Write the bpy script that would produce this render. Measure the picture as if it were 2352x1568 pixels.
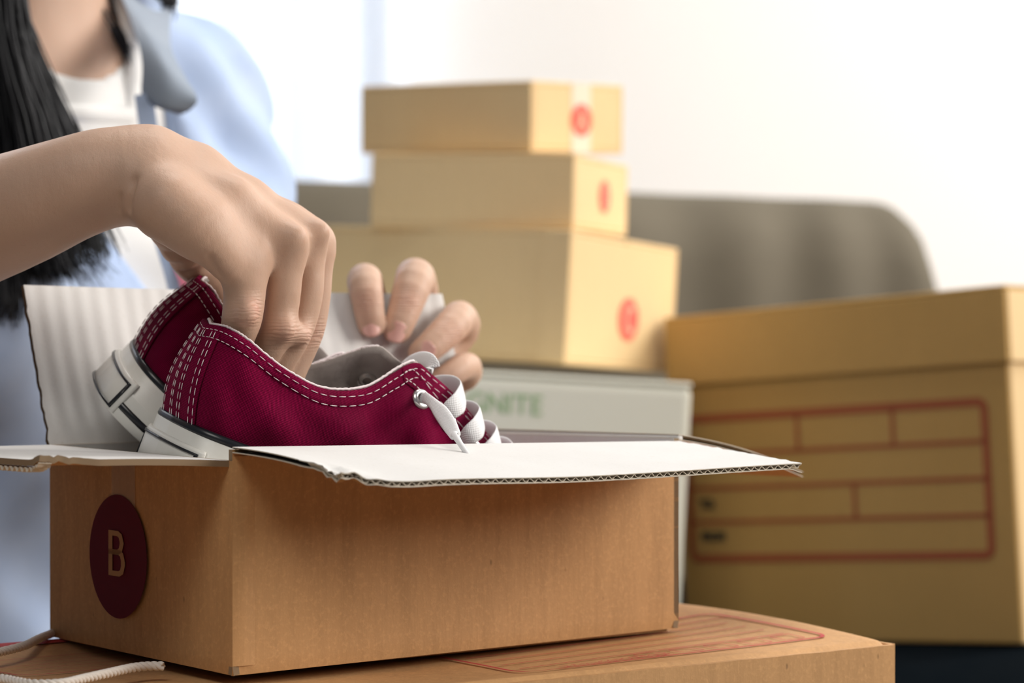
import bpy, bmesh, math, random
import numpy as np
from mathutils import Vector, Matrix, Euler, noise
random.seed(7); rng = np.random.default_rng(7)
for o in list(bpy.data.objects): bpy.data.objects.remove(o)
S = bpy.context.scene; COL = S.collection
pi = math.pi
# ------------------------------------------------------------------ camera, world, light, exposure
H = 0.70                                   # eye height above the floor
F = 5760.0; TILT = math.atan(36/F)
cd = bpy.data.cameras.new('camera'); cam = bpy.data.objects.new('camera', cd); COL.objects.link(cam)
cam.location = (0, 0, H); cam.rotation_euler = (pi/2 - TILT, 0, 0)
cd.sensor_width = 36; cd.lens = F/2352*36; cd.clip_start = .05
cd.dof.use_dof = True; cd.dof.focus_distance = 1.10; cd.dof.aperture_fstop = 8.5
S.camera = cam
w = bpy.data.worlds.new('world'); S.world = w; w.use_nodes = True
bg = w.node_tree.nodes['Background']; bg.inputs[0].default_value = (.80, .88, 1, 1); bg.inputs[1].default_value = .11
def area(name, loc, target, sx, sy, power, col):
    l = bpy.data.lights.new(name, 'AREA'); l.shape = 'RECTANGLE'; l.size = sx; l.size_y = sy; l.energy = power; l.color = col
    o = bpy.data.objects.new(name, l); COL.objects.link(o); o.location = loc
    o.rotation_euler = (Vector(target)-Vector(loc)).to_track_quat('-Z', 'Y').to_euler(); return o
area('ceiling_light_front', (-.45, -.35, 2.35), (-.02, 1.15, .62), 1.0, .8, 16, (1, .95, .88))
area('window_light_right', (2.4, .95, 1.55), (0, 1.5, .62), 1.5, 1.1, 62, (1, .93, .86))
area('wall_fill_light', (2.3, 3.0, 2.3), (.2, 4.3, 1.0), 1.4, 1.4, 82, (1, .97, .93))  # unseen source, added to brighten the back wall
area('window_light_left', (-1.6, 3.75, 1.7), (.2, 1.0, .7), 1.6, 1.6, 46, (.88, .93, 1))
area('ceiling_light', (.2, 2.0, 2.6), (.1, 1.7, 0), 1.4, 1.2, 27, (1, .95, .9))
S.view_settings.view_transform = 'Standard'; S.view_settings.look = 'None'; S.view_settings.gamma = 1
S.view_settings.exposure = 0.0; S.view_settings.use_curve_mapping = False

# ------------------------------------------------------------------ helpers
_c, _s = math.cos(TILT), math.sin(TILT)
def ray(px, py, Y):
    u = (px-1176)/F; v = (784-py)/F; k = Y/(_c+_s*v)
    return Vector((u*k, Y, H+(-_s+_c*v)*k))
def on_plane(px, py, z):
    u = (px-1176)/F; v = (784-py)/F; dz = -_s+_c*v; k = (z-H)/dz
    return Vector((u*k, (_c+_s*v)*k, z))
def mk(name, verts, faces, mats, parent=None, smooth=False, uv=None, mi=None, origin=None):
    m = bpy.data.meshes.new(name)
    if origin is not None: verts = [(v[0]-origin[0], v[1]-origin[1], v[2]-origin[2]) for v in verts]
    m.from_pydata([tuple(v) for v in verts], [], [tuple(int(i) for i in f) for f in faces])
    if not isinstance(mats, (list, tuple)): mats = [mats]
    for x in mats: m.materials.append(x)
    if mi is not None: m.polygons.foreach_set('material_index', mi)
    if smooth: m.polygons.foreach_set('use_smooth', [True]*len(m.polygons))
    if uv is not None:
        l = m.uv_layers.new(name='uv'); li = np.zeros(len(m.loops), int); m.loops.foreach_get('vertex_index', li)
        l.data.foreach_set('uv', np.asarray(uv, float)[li].ravel())
    m.update(); o = bpy.data.objects.new(name, m); COL.objects.link(o)
    if parent is not None: o.parent = parent
    return o
def thing(name, label, cat, loc=(0, 0, 0), rot=(0, 0, 0), group=None):
    o = bpy.data.objects.new(name, None); COL.objects.link(o); o.empty_display_size = .05
    o.location = loc; o.rotation_euler = rot; o['label'] = label; o['category'] = cat
    if group: o['group'] = group
    return o
def tag(o, label, cat, group=None):
    o['label'] = label; o['category'] = cat
    if group: o['group'] = group
    return o
def struct(o): o['kind'] = 'structure'; return o
def bevel(o, wd, seg=2):
    b = o.modifiers.new('bevel', 'BEVEL'); b.width = wd; b.segments = seg; b.limit_method = 'ANGLE'; return o
def boxmesh(x0, x1, y0, y1, z0, z1):
    v = [(x, y, z) for z in (z0, z1) for y in (y0, y1) for x in (x0, x1)]
    return v, [(0, 2, 3, 1), (4, 5, 7, 6), (0, 1, 5, 4), (2, 6, 7, 3), (0, 4, 6, 2), (1, 3, 7, 5)]
class MB:
    def __init__(s): s.v = []; s.f = []; s.m = []
    def add(s, v, f, mi=0):
        n = len(s.v); s.v += [tuple(a) for a in v]; s.f += [tuple(i+n for i in a) for a in f]; s.m += [mi]*len(f)
    def box(s, *a, mi=0): s.add(*boxmesh(*a), mi)
    def tube(s, pts, r, n=6, mi=0, cap=True):
        pts = [Vector(p) for p in pts]; rr = r if isinstance(r, (list, tuple)) else [r]*len(pts)
        t0 = (pts[1]-pts[0]).normalized(); a = t0.orthogonal().normalized(); vs = []
        for i, p in enumerate(pts):
            t = (pts[min(i+1, len(pts)-1)]-pts[max(i-1, 0)]).normalized()
            a = (a-t*a.dot(t)).normalized(); b = t.cross(a)
            for k in range(n):
                th = 2*pi*k/n; vs.append(p+(a*math.cos(th)+b*math.sin(th))*rr[i])
        fs = [(i*n+k, i*n+(k+1) % n, (i+1)*n+(k+1) % n, (i+1)*n+k) for i in range(len(pts)-1) for k in range(n)]
        if cap: fs += [tuple(range(n))[::-1], tuple((len(pts)-1)*n+k for k in range(n))]
        s.add(vs, fs, mi)
    def build(s, name, mats, parent=None, smooth=False, origin=None):
        return mk(name, s.v, s.f, mats, parent, smooth, mi=s.m, origin=origin)
def board(name, fn, th, nu, nv, mats, parent=None, origin=None, smooth=True, open_edges=()):
    """sheet from fn(u,v) with thickness th along its normal; mats = [face A (fn side), face B, edge]"""
    G = np.array([[fn(i/nu, j/nv) for j in range(nv+1)] for i in range(nu+1)], float)
    du = np.gradient(G, axis=0); dv = np.gradient(G, axis=1); N = np.cross(du, dv); N /= np.linalg.norm(N, axis=2, keepdims=True)+1e-12
    B = G - N*th; n = (nu+1)*(nv+1); idx = lambda i, j: i*(nv+1)+j
    v = np.concatenate([G.reshape(-1, 3), B.reshape(-1, 3)])
    # separate edge verts so smooth shading stays flat across the rim
    f, m = [], []
    for i in range(nu):
        for j in range(nv):
            q = (idx(i, j), idx(i+1, j), idx(i+1, j+1), idx(i, j+1)); f.append(q); m.append(0)
            f.append(tuple(a+n for a in q[::-1])); m.append(1)
    rim = [('v0', [idx(i, 0) for i in range(nu+1)]), ('u1', [idx(nu, j) for j in range(nv+1)]),
           ('v1', [idx(i, nv) for i in range(nu, -1, -1)]), ('u0', [idx(0, j) for j in range(nv, -1, -1)])]
    vl = [tuple(a) for a in v]
    for nm, r in rim:
        if nm in open_edges: continue
        b = len(vl); vl += [vl[k] for k in r]+[vl[k+n] for k in r]; L = len(r)
        for k in range(L-1): f.append((b+k+1, b+k, b+k+L, b+k+1+L)); m.append(2)
    o = mk(name, vl, f, mats, parent, smooth, mi=m, origin=origin); return o
def interp(keys, x):
    xs = [k[0] for k in keys]; ys = np.array([k[1:] for k in keys], float)
    i = int(np.clip(np.searchsorted(xs, x)-1, 0, len(xs)-2)); t = (x-xs[i])/(xs[i+1]-xs[i])
    p0, p1, p2, p3 = ys[max(i-1, 0)], ys[i], ys[i+1], ys[min(i+2, len(xs)-1)]
    m1 = (p2-p0)/2; m2 = (p3-p1)/2
    return ((2*t**3-3*t**2+1)*p1+(t**3-2*t**2+t)*m1+(-2*t**3+3*t**2)*p2+(t**3-t**2)*m2)
def spline(pts, n):
    k = [(i,)+tuple(p) for i, p in enumerate(pts)]
    return [interp(k, x) for x in np.linspace(0, len(pts)-1, n)]
def nz(x, y, z, s): return noise.noise(Vector((x*s, y*s, z*s)))

# ------------------------------------------------------------------ materials
def mat(name, col, rough=.6, spec=.5, **kw):
    m = bpy.data.materials.new(name); m.use_nodes = True; b = m.node_tree.nodes['Principled BSDF']
    b.inputs['Base Color'].default_value = (*col, 1); b.inputs['Roughness'].default_value = rough
    b.inputs['Specular IOR Level'].default_value = spec
    for k, v in kw.items(): b.inputs[k.replace('_', ' ')].default_value = v
    return m
class NT:
    def __init__(s, m): s.t = m.node_tree; s.b = s.t.nodes['Principled BSDF']
    def n(s, typ, **kw):
        x = s.t.nodes.new(typ)
        for k, v in kw.items():
            if k[:1] == '_': setattr(x, k[1:], v)
            else: x.inputs[k].default_value = v
        return x
    def l(s, a, b): s.t.links.new(a, b)
    def coord(s, scale=(1, 1, 1), kind='Object'):
        c = s.n('ShaderNodeTexCoord'); mp = s.n('ShaderNodeMapping', Scale=scale); s.l(c.outputs[kind], mp.inputs[0]); return mp.outputs[0]
    def noise(s, co, scale, detail=3, rough=.5):
        x = s.n('ShaderNodeTexNoise', Scale=scale, Detail=detail, Roughness=rough); s.l(co, x.inputs['Vector']); return x.outputs['Fac']
    def ramp(s, fac, stops):
        r = s.n('ShaderNodeValToRGB'); e = r.color_ramp.elements
        while len(e) < len(stops): e.new(.5)
        for i, (p, c) in enumerate(stops): e[i].position = p; e[i].color = (*c, 1) if len(c) == 3 else c
        s.l(fac, r.inputs[0]); return r.outputs[0]
    def mix(s, a, b, fac, mode='MIX'):
        x = s.n('ShaderNodeMix', _data_type='RGBA', _blend_type=mode)
        for i, q in ((0, fac), (6, a), (7, b)):
            if isinstance(q, (float, int)): x.inputs[i].default_value = q
            elif isinstance(q, tuple): x.inputs[i].default_value = (*q, 1)
            else: s.l(q, x.inputs[i])
        return x.outputs[2]
    def math(s, op, a, b=None):
        x = s.n('ShaderNodeMath', _operation=op)
        for i, q in enumerate((a, b)):
            if q is None: continue
            if isinstance(q, (float, int)): x.inputs[i].default_value = q
            else: s.l(q, x.inputs[i])
        return x.outputs[0]
    def bump(s, h, strength, dist, prev=None):
        x = s.n('ShaderNodeBump', Strength=strength, Distance=dist); s.l(h, x.inputs['Height'])
        if prev is not None: s.l(prev, x.inputs['Normal'])
        s.l(x.outputs[0], s.b.inputs['Normal']); return x.outputs[0]
    def color(s, c): s.l(c, s.b.inputs['Base Color'])
def kraft(name, a, b, flute=0.0, scale=1.0, along=(1, 1, .12), streak=.6):
    m = mat(name, a, .62, .25); t = NT(m)
    co = t.coord(); cs = t.coord(along)
    n1 = t.noise(co, 9*scale, 4, .6); n2 = t.noise(cs, 130*scale, 4, .7); n3 = t.noise(co, 420*scale, 2, .7)
    c = t.mix(a, b, t.ramp(n1, [(.3, (0, 0, 0)), (.7, (1, 1, 1))]))
    c = t.mix(c, tuple(x*.78 for x in a), t.ramp(n2, [(.42, (0, 0, 0)), (.72, (streak, streak, streak))]))
    c = t.mix(c, tuple(min(1, x*1.25) for x in b), t.ramp(n3, [(.5, (0, 0, 0)), (.75, (.4, .4, .4))]))
    v = t.n('ShaderNodeTexVoronoi', Scale=115*scale, Randomness=1.0); t.l(t.coord((1, 1, .45)), v.inputs['Vector'])
    sp = t.ramp(v.outputs['Distance'], [(.05, (1, 1, 1)), (.10, (0, 0, 0))])
    sel = t.ramp(t.noise(co, 60*scale, 1), [(.58, (0, 0, 0)), (.62, (.6, .6, .6))])
    c = t.mix(c, tuple(x*.3 for x in a), t.mix(sp, sel, 1.0, 'MULTIPLY')); t.color(c)
    p = t.bump(n3, .25, .0004)
    t.bump(n2, .35, .0005, p); return m
M = {}
M['kraft'] = kraft('kraft_cardboard', (.53, .30, .128), (.60, .345, .155))
M['kraft_far'] = kraft('light_washed_kraft', (.74, .54, .29), (.77, .57, .31), streak=.12)  # kraft colour lightened to carry the haze and brighter light further back
M['kraft_deep'] = kraft('shaded_ochre_kraft', (.44, .275, .09), (.47, .295, .10), streak=.12)  # ochre kraft with shade in its colour, the box being lit from behind
M['white_board'] = mat('white_cardboard_liner', (.75, .74, .72), .7, .2)
t = NT(M['white_board']); n = t.noise(t.coord(), 30, 4, .6); n2 = t.noise(t.coord(), 500, 2)
t.color(t.mix(t.mix((.66, .655, .64), (.74, .735, .72), n), (.60, .57, .51), t.ramp(n2, [(.62, (0, 0, 0)), (.8, (.5, .5, .5))]))); t.bump(n2, .2, .0003)
# white liner with washboard flutes running up the flap
M['white_fluted'] = mat('white_fluted_liner', (.73, .705, .65), .7, .2); t = NT(M['white_fluted'])
u = t.n('ShaderNodeUVMap'); sx = t.n('ShaderNodeSeparateXYZ'); t.l(u.outputs[0], sx.inputs[0])
n = t.noise(t.coord(), 30, 4, .6); t.color(t.mix((.68, .665, .62), (.77, .755, .715), n))
M['edge'] = mat('raw_board_edge', (.28, .20, .125), .8, .1)
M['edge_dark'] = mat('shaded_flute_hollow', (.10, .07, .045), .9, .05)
M['paper'] = mat('fluting_paper', (.66, .60, .50), .8, .1)
M['maroon_ink'] = mat('dark_red_ink', (.115, .003, .014), .6, .12)
M['red_ink'] = mat('red_ink', (.50, .05, .055), .6, .3)
M['pale_red_ink'] = mat('coral_red_ink', (.80, .13, .10), .6, .3)
M['rust_ink'] = mat('rust_red_ink', (.32, .085, .035), .6, .3)
M['green_ink'] = mat('green_ink', (.30, .46, .24), .6, .3)
M['black_ink'] = mat('black_ink', (.03, .035, .03), .6, .3)
M['tape'] = mat('clear_packing_tape', (.55, .42, .28), .18, .6); M['tape'].node_tree.nodes['Principled BSDF'].inputs['Alpha'].default_value = .35
M['pale_tape'] = mat('pale_packing_tape', (.80, .70, .56), .4, .4)
M['white_carton'] = mat('white_carton', (.72, .72, .62), .6, .3)
M['tan_text'] = mat('unprinted_letter', (.42, .235, .10), .6, .25)
M['pale_text'] = mat('unprinted_pale_letter', (.80, .50, .33), .6, .25)
# canvas
def canvas(name, dark, light, k=1):
    m = mat(name, dark, .88, .04); t = NT(m); b = t.b
    u = t.n('ShaderNodeUVMap'); s = t.n('ShaderNodeSeparateXYZ'); t.l(u.outputs[0], s.inputs[0])
    X = t.math('MULTIPLY', s.outputs[0], 4600.0*k); Y = t.math('MULTIPLY', s.outputs[1], 4600.0*k)
    A = t.math('ADD', X, Y); B = t.math('SUBTRACT', X, Y)
    h = t.math('MULTIPLY', t.math('SINE', A), t.math('SINE', B)); h = t.math('MULTIPLY', t.math('ADD', h, 1.0), .5)
    co = t.coord(); big = t.noise(co, 30, 3)
    c = t.mix(dark, light, t.ramp(h, [(.35, (0, 0, 0)), (.95, (1, 1, 1))]))
    c = t.mix(c, tuple(x*.72 for x in dark), t.ramp(big, [(.45, (0, 0, 0)), (.65, (.5, .5, .5))])); t.color(c)
    p = t.bump(h, .55, .0005); t.bump(t.noise(co, 60, 3), .5, .003, p)
    b.inputs['Sheen Weight'].default_value = .04; b.inputs['Sheen Tint'].default_value = (1, .4, .6, 1); return m
M['canvas'] = canvas('maroon_canvas', (.085, .0012, .016), (.36, .004, .070))
M['lining'] = canvas('grey_cotton_lining', (.40, .355, .33), (.50, .45, .42))
M['rubber'] = mat('white_rubber', (.72, .72, .67), .38, .5)
t = NT(M['rubber']); n = t.noise(t.coord(), 45, 4, .65); t.color(t.mix((.74, .735, .685), (.62, .60, .54), t.ramp(n, [(.55, (0, 0, 0)), (.8, (.8, .8, .8))])))
M['black_rubber'] = mat('black_rubber', (.012, .014, .018), .3, .5)
M['thread'] = mat('white_thread', (.82, .74, .74), .7, .2)
M['lace'] = mat('white_cotton_lace', (.84, .84, .85), .75, .2); t = NT(M['lace'])
u = t.n('ShaderNodeUVMap'); s = t.n('ShaderNodeSeparateXYZ'); t.l(u.outputs[0], s.inputs[0])
h = t.math('MULTIPLY', t.math('SINE', t.math('MULTIPLY', s.outputs[0], 5200.0)), t.math('SINE', t.math('MULTIPLY', s.outputs[1], 5200.0)))
t.bump(h, .5, .0004)
M['steel'] = mat('nickel_eyelet', (.80, .79, .77), .25, .5, Metallic=.85)
M['cord'] = mat('white_cotton_cord', (.82, .78, .72), .8, .2)
# skin
M['skin'] = mat('skin', (.58, .37, .26), .5, .35); t = NT(M['skin'])
t.b.inputs['Subsurface Weight'].default_value = .15; t.b.inputs['Subsurface Scale'].default_value = .004; t.b.inputs['Subsurface Radius'].default_value = (1, .35, .2)
co = t.coord(); at = t.n('ShaderNodeAttribute', _attribute_name='knuckle')
c = t.mix((.53, .345, .245), (.60, .395, .29), t.noise(co, 18, 3)); c = t.mix(c, (.66, .33, .25), t.math('MULTIPLY', at.outputs['Fac'], .55))
c = t.mix(c, (.44, .27, .185), t.ramp(t.noise(co, 600, 3, .7), [(.58, (0, 0, 0)), (.8, (.35, .35, .35))])); t.color(c)
v = t.n('ShaderNodeTexVoronoi', Scale=1400.0, _feature='DISTANCE_TO_EDGE'); t.l(co, v.inputs['Vector'])
p = t.bump(v.outputs['Distance'], .14, .0003)
p = t.bump(t.noise(t.coord((1, 1, .5)), 170, 5, .65), .22, .0016, p)
wv = t.n('ShaderNodeTexWave', Scale=190.0, Distortion=7.0, Detail=3.0); wv.inputs['Detail Scale'].default_value = 1.6; wv.bands_direction = 'Z'
t.l(t.coord((.25, .25, 1)), wv.inputs['Vector'])
p = t.bump(t.math('MULTIPLY', wv.outputs['Fac'], at.outputs['Fac']), .55, .0011, p)
M['nail'] = mat('fingernail', (.72, .42, .36), .22, .5)
M['hair'] = mat('black_hair', (.006, .006, .008), .45, .25)
def cloth(name, a, b, rough=.85, sc=14):
    m = mat(name, a, rough, .15); t = NT(m); co = t.coord(); t.color(t.mix(a, b, t.ramp(t.noise(co, sc, 4, .6), [(.3, (0, 0, 0)), (.7, (1, 1, 1))])))
    t.bump(t.noise(co, 900, 2), .3, .0006); return m
M['shirt'] = cloth('light_denim', (.38, .49, .71), (.47, .57, .76))
M['shirt_inner'] = cloth('grey_denim_underside', (.26, .31, .38), (.32, .37, .44))
M['tee'] = cloth('white_jersey', (.82, .82, .80), (.86, .86, .84))
M['jeans'] = cloth('dark_denim', (.03, .05, .09), (.05, .07, .12))
M['pink'] = mat('pink_selvedge', (.75, .25, .35), .8, .1)
M['sofa'] = cloth('grey_brown_sofa_fabric', (.125, .108, .080), (.155, .135, .10), .8, 5)
M['seat'] = cloth('shade_dark_seat_fabric', (.004, .006, .008), (.006, .008, .010))  # near-black colour holds the shade on the seat below the boxes
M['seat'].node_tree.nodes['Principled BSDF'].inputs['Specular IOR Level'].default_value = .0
M['wall'] = mat('white_wall_paint', (.88, .865, .845), .9, .1)
M['floor'] = mat('wooden_floor', (.34, .24, .15), .5, .3)
M['curtain'] = mat('sheer_curtain', (.90, .93, .97), .9, .05)
M['glass'] = mat('window_glass', (.9, .95, 1), .05, .5, Transmission_Weight=1.0)
M['frame'] = mat('white_window_frame', (.85, .85, .85), .4, .4)
M['wood'] = mat('dark_wood', (.08, .05, .03), .4, .4)

# ------------------------------------------------------------------ room
YW = 4.3
struct(mk('floor', *boxmesh(-4, 4, -1.5, YW, -.05, 0), M['floor']))
mb = MB(); mb.box(-4, -2.1, YW, YW+.12, 0, 2.9); mb.box(-.20, 4, YW, YW+.12, 0, 2.9); mb.box(-2.1, -.20, YW, YW+.12, 0, .5); mb.box(-2.1, -.20, YW, YW+.12, 2.4, 2.9)
struct(mb.build('wall_back', M['wall']))
mb = MB()
for x in (-2.1, -1.18, -.26): mb.box(x, x+.06, YW+.03, YW+.09, .5, 2.4)
for z in (.5, 2.34): mb.box(-2.1, -.20, YW+.03, YW+.09, z, z+.06)
wd = struct(mb.build('window_1', M['frame']))
mk('pane', *boxmesh(-2.04, -.26, YW+.055, YW+.061, .56, 2.34), M['glass'], wd)
sk = area('window_light_back', (-1.23, YW+.5, 1.5), (-1.23, 0, 1.5), 2.2, 2.2, 120, (.95, .97, 1))
struct(mk('baseboard_back', *boxmesh(-4, 4, YW-.015, YW, 0, .09), M['frame']))
def curt(u, v):
    x = -2.2+2.03*u; return (x, YW-.13+.028*math.sin(u*2*pi*17)+.012*math.sin(u*2*pi*7+1), .05+2.4*v)
t_ = board('sheer_curtain', curt, .002, 340, 6, [M['curtain']]*3)
tag(t_, 'sheer white curtain hanging over the bright window behind the woman', 'curtain')
M['curtain'].node_tree.nodes['Principled BSDF'].inputs['Transmission Weight'].default_value = .0
nt = M['curtain'].node_tree; tr = nt.nodes.new('ShaderNodeBsdfTranslucent'); tr.inputs[0].default_value = (.93, .95, .98, 1)
mx = nt.nodes.new('ShaderNodeMixShader'); mx.inputs[0].default_value = .55
nt.links.new(nt.nodes['Principled BSDF'].outputs[0], mx.inputs[1]); nt.links.new(tr.outputs[0], mx.inputs[2]); nt.links.new(mx.outputs[0], nt.nodes['Material Output'].inputs[0])

# ------------------------------------------------------------------ sofa
sofa = thing('sofa', 'grey-brown fabric sofa standing against the wall behind the stacked boxes', 'sofa', (0, 0, 0))
A0 = Vector((-1.35, 2.35)); A1 = Vector((.497, 2.868)); sd = (A1-A0).normalized(); sn = Vector((-sd.y, sd.x))    # along, backwards
LS = (A1-A0).length
def sofa_p(a, b, z): p = A0+sd*a+sn*b; return (p.x, p.y, z)
def back_fn(u, v):
    # u along, v from the seat up the front, over the top, down the rear
    a = LS*u; top = .842+.040*(1-u)**1.0
    end = min(1, (1-u)*LS/.075); e = max(0, 1-(1-end)**2.6)**.5; top = .45+(top-.45)*(.62+.38*e)
    pr = [(0, -.03, .30), (.25, -.02, top-.22), (.42, 0, top-.05), (.5, .05, top), (.6, .13, top-.015), (.72, .19, top-.08), (1, .21, .12)]
    b, z = interp(pr, v); w_ = math.sin(a*38+3*math.sin(a*7))*.006*min(1, v*3) * (1 if v < .55 else .3)
    return sofa_p(a, b+w_, z)
board('backrest', back_fn, .03, 170, 26, [M['sofa']]*3, sofa)
SE = []
def seat_z(x, y):
    return .462 - .05 + .03*abs(x-.14)/.3 if False else H-.262+min(.06, .07*abs(x-.15)) - .0*(y-1.9)
def seat_fn(u, v):
    x = -.2+1.5*u; y = 1.80+.78*v; z = seat_z(x, y)-.03*max(0, 1-v/.05)**2
    return (x, y, z)
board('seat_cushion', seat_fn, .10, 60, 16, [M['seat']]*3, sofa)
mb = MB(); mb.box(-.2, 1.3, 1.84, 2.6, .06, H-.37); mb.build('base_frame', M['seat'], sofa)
for x in (-.12, 1.2):
    for y in (1.9, 2.5): mk('foot', *boxmesh(x, x+.05, y, y+.05, 0, .065), M['wood'], sofa)

# ------------------------------------------------------------------ boxes of the background
def txt(s, size, sx=1.0, bold=0.0):
    c = bpy.data.curves.new('t', 'FONT'); c.body = s; c.size = size; c.align_x = 'CENTER'; c.align_y = 'CENTER'; c.offset = bold; c.resolution_u = 4
    o = bpy.data.objects.new('t', c); COL.objects.link(o); dg = bpy.context.evaluated_depsgraph_get(); dg.update()
    m = bpy.data.meshes.new_from_object(o.evaluated_get(dg)); v = [(p.co.x*sx, p.co.y) for p in m.vertices]; f = [tuple(p.vertices) for p in m.polygons]
    bpy.data.objects.remove(o); bpy.data.meshes.remove(m)
    if v:
        cx = (min(a for a, b in v)+max(a for a, b in v))/2; cy = (min(b for a, b in v)+max(b for a, b in v))/2; v = [(a-cx, b-cy) for a, b in v]
    return v, f
def decal(name, v2, f, m, fr, parent, lift=.0003, origin=None):
    """2-D shapes put on the face given by fr = (origin, unit u, unit v, outward normal)"""
    o, U, V, N = [Vector(q) for q in fr]
    return mk(name, [tuple(o+U*a+V*b+N*lift) for a, b in v2], f, m, parent, origin=origin)
def disc(r, n=48, rx=1.0): return [(r*rx*math.cos(2*pi*k/n), r*math.sin(2*pi*k/n)) for k in range(n)], [tuple(range(n))]
def strip2(pts, wd, closed=False):
    v, f = [], []; n = len(pts)
    for i, p in enumerate(pts):
        a = Vector(pts[(i-1) % n if closed else max(i-1, 0)]); b = Vector(pts[(i+1) % n if closed else min(i+1, n-1)]); d = (b-a).normalized(); nn = Vector((-d.y, d.x))*wd/2
        v += [tuple(Vector(p)+nn), tuple(Vector(p)-nn)]
    for i in range(n if closed else n-1): j = (i+1) % n; f.append((2*i, 2*i+1, 2*j+1, 2*j))
    return v, f
def rrect(x0, x1, y0, y1, r, n=6):
    p = []
    for cx, cy, a0 in ((x1-r, y1-r, 0), (x0+r, y1-r, pi/2), (x0+r, y0+r, pi), (x1-r, y0+r, 3*pi/2)):
        p += [(cx+r*math.cos(a0+pi/2*k/n), cy+r*math.sin(a0+pi/2*k/n)) for k in range(n+1)]
    return p
def slab(parent, name, a, m, bv=.0012):
    o = mk(name, *boxmesh(*a), m, parent); bevel(o, bv, 2); return o
def carton(label, pos, deg, dims, m, letter=None, ink='pale_red_ink', dr=.0185, dpos=(.5, .5), tape=False, seam=False):
    w_, d_, h_ = dims; T = .004
    t = thing('cardboard_box', label, 'box', (pos[0], pos[1], pos[2]+H), Matrix_rot(deg))
    slab(t, 'side_panel', (-w_, 0, 0, T, T, h_-T), m); slab(t, 'side_panel', (-w_, 0, d_-T, d_, T, h_-T), m)
    slab(t, 'end_panel', (-T, 0, T, d_-T, T, h_-T), m); slab(t, 'end_panel', (-w_, -w_+T, T, d_-T, T, h_-T), m)
    slab(t, 'bottom_panel', (-w_, 0, 0, d_, 0, T), m)
    slab(t, 'top_flap', (-w_, 0, 0, d_/2-.001, h_-T, h_), m); slab(t, 'top_flap', (-w_, 0, d_/2+.001, d_, h_-T, h_), m)
    if seam: slab(t, 'glue_seam', (-.024, .0012, -.0018, .0005, .002, h_-.001), m, .0006)
    fr = ((0, d_*dpos[0], h_*dpos[1]), (0, 1, 0), (0, 0, 1), (1, 0, 0))
    if tape:
        v = [(-.0125, -h_*dpos[1]), (.0125, -h_*dpos[1]), (.0125, h_*(1-dpos[1])), (-.0125, h_*(1-dpos[1]))]
        decal('tape', v, [(0, 1, 2, 3)], M['pale_tape'], fr, t, .0004)
    if letter:
        dv, df = disc(dr); q = decal('printed_circle', dv, df, M[ink], fr, t, .0008)
        v, f = txt(letter, dr*1.75, .62, .0006); decal('letter', v, f, M['pale_text'], fr, q, .0013)
    return t
def Matrix_rot(deg):
    y, p, r = [math.radians(a) for a in deg]
    return (Matrix.Rotation(y, 3, 'Z')@Matrix.Rotation(p, 3, 'X')@Matrix.Rotation(r, 3, 'Y')).to_euler()
carton('small flat kraft box with red circle and tape strip, topmost of the stack', (.0156, 2.0611, .1428), (-40.88, 2.14, 2.14), (.1951, .1217, .0585), M['kraft_far'], 'A', dr=.0135, dpos=(.53, .47), tape=True)
carton('kraft box with a narrow red oval print, second from the top of the stack', (.0491, 2.028, .0785), (-20.52, -.65, 1.28), (.179, .1413, .0608), M['kraft_far'], '0', dr=.0135, dpos=(.55, .5))
carton('larger kraft box with a red letter circle, resting on the white carton', (.0414, 2.0042, -.0305), (-29.54, -3.01, 1.96), (.30, .1973, .1078), M['kraft_far'], 'C', dr=.0180, dpos=(.55, .385), seam=True)
# white carton
tw = thing('white_carton', 'white carton with green lettering, beneath the stack of kraft boxes', 'box', (.1290, 1.945, H-.252), Matrix_rot((2, -1.5, 3.2)))
w_, d_, h_ = .44, .30, .208
bevel(mk('carton_body', *boxmesh(-w_, 0, 0, d_, 0, h_-.004), M['white_carton'], tw), .006, 3)
for a in ((0, d_/2-.001), (d_/2+.001, d_)): bevel(mk('top_flap', *boxmesh(-w_, 0, a[0], a[1], h_-.004, h_), M['white_carton'], tw), .002, 2)
v, f = txt('GNITE', .022, .95, .0002); decal('green_lettering', v, f, M['green_ink'], ((-.145, 0, h_-.024), (1, 0, 0), (0, 0, 1), (0, -1, 0)), tw, .0006)
# lidded carton at the right
tr_ = thing('lidded_carton', 'big kraft storage box with a lid and rust-red printed address grid', 'box', (.3881, 1.9047, H-.242), Matrix_rot((-43.32, -.86, -4.21)))
w_, d_, h_ = .3303, .25, .274; T = .004; k = M['kraft_deep']; zl = h_*.785
slab(tr_, 'side_panel', (-w_, 0, 0, T, 0, h_-.01), k, .003); slab(tr_, 'side_panel', (-w_, 0, d_-T, d_, 0, h_-.01), k)
slab(tr_, 'end_panel', (-T, 0, T, d_-T, 0, h_-.01), M['kraft_far'], .003); slab(tr_, 'end_panel', (-w_, -w_+T, T, d_-T, 0, h_-.01), k)  # first end panel is the lit side, its brightness put into paler kraft
slab(tr_, 'bottom_panel', (-w_+T, -T, T, d_-T, 0, T), k)
lid = slab(tr_, 'lid', (-w_-.004, .004, -.005, d_+.004, h_-.004, h_), k, .0015)
slab(lid, 'lid_band', (-w_-.004, .004, -.0055, -.0015, zl, h_-.004), k, .001); slab(lid, 'lid_band', (-w_-.004, .004, d_+.001, d_+.005, zl, h_-.004), k, .001)
slab(lid, 'lid_band', (.001, .005, -.0015, d_+.001, zl, h_-.004), M['kraft_far'], .001); slab(lid, 'lid_band', (-w_-.005, -w_-.001, -.0015, d_+.001, zl, h_-.004), k, .001)  # lid band on the lit side painted paler as well
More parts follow.
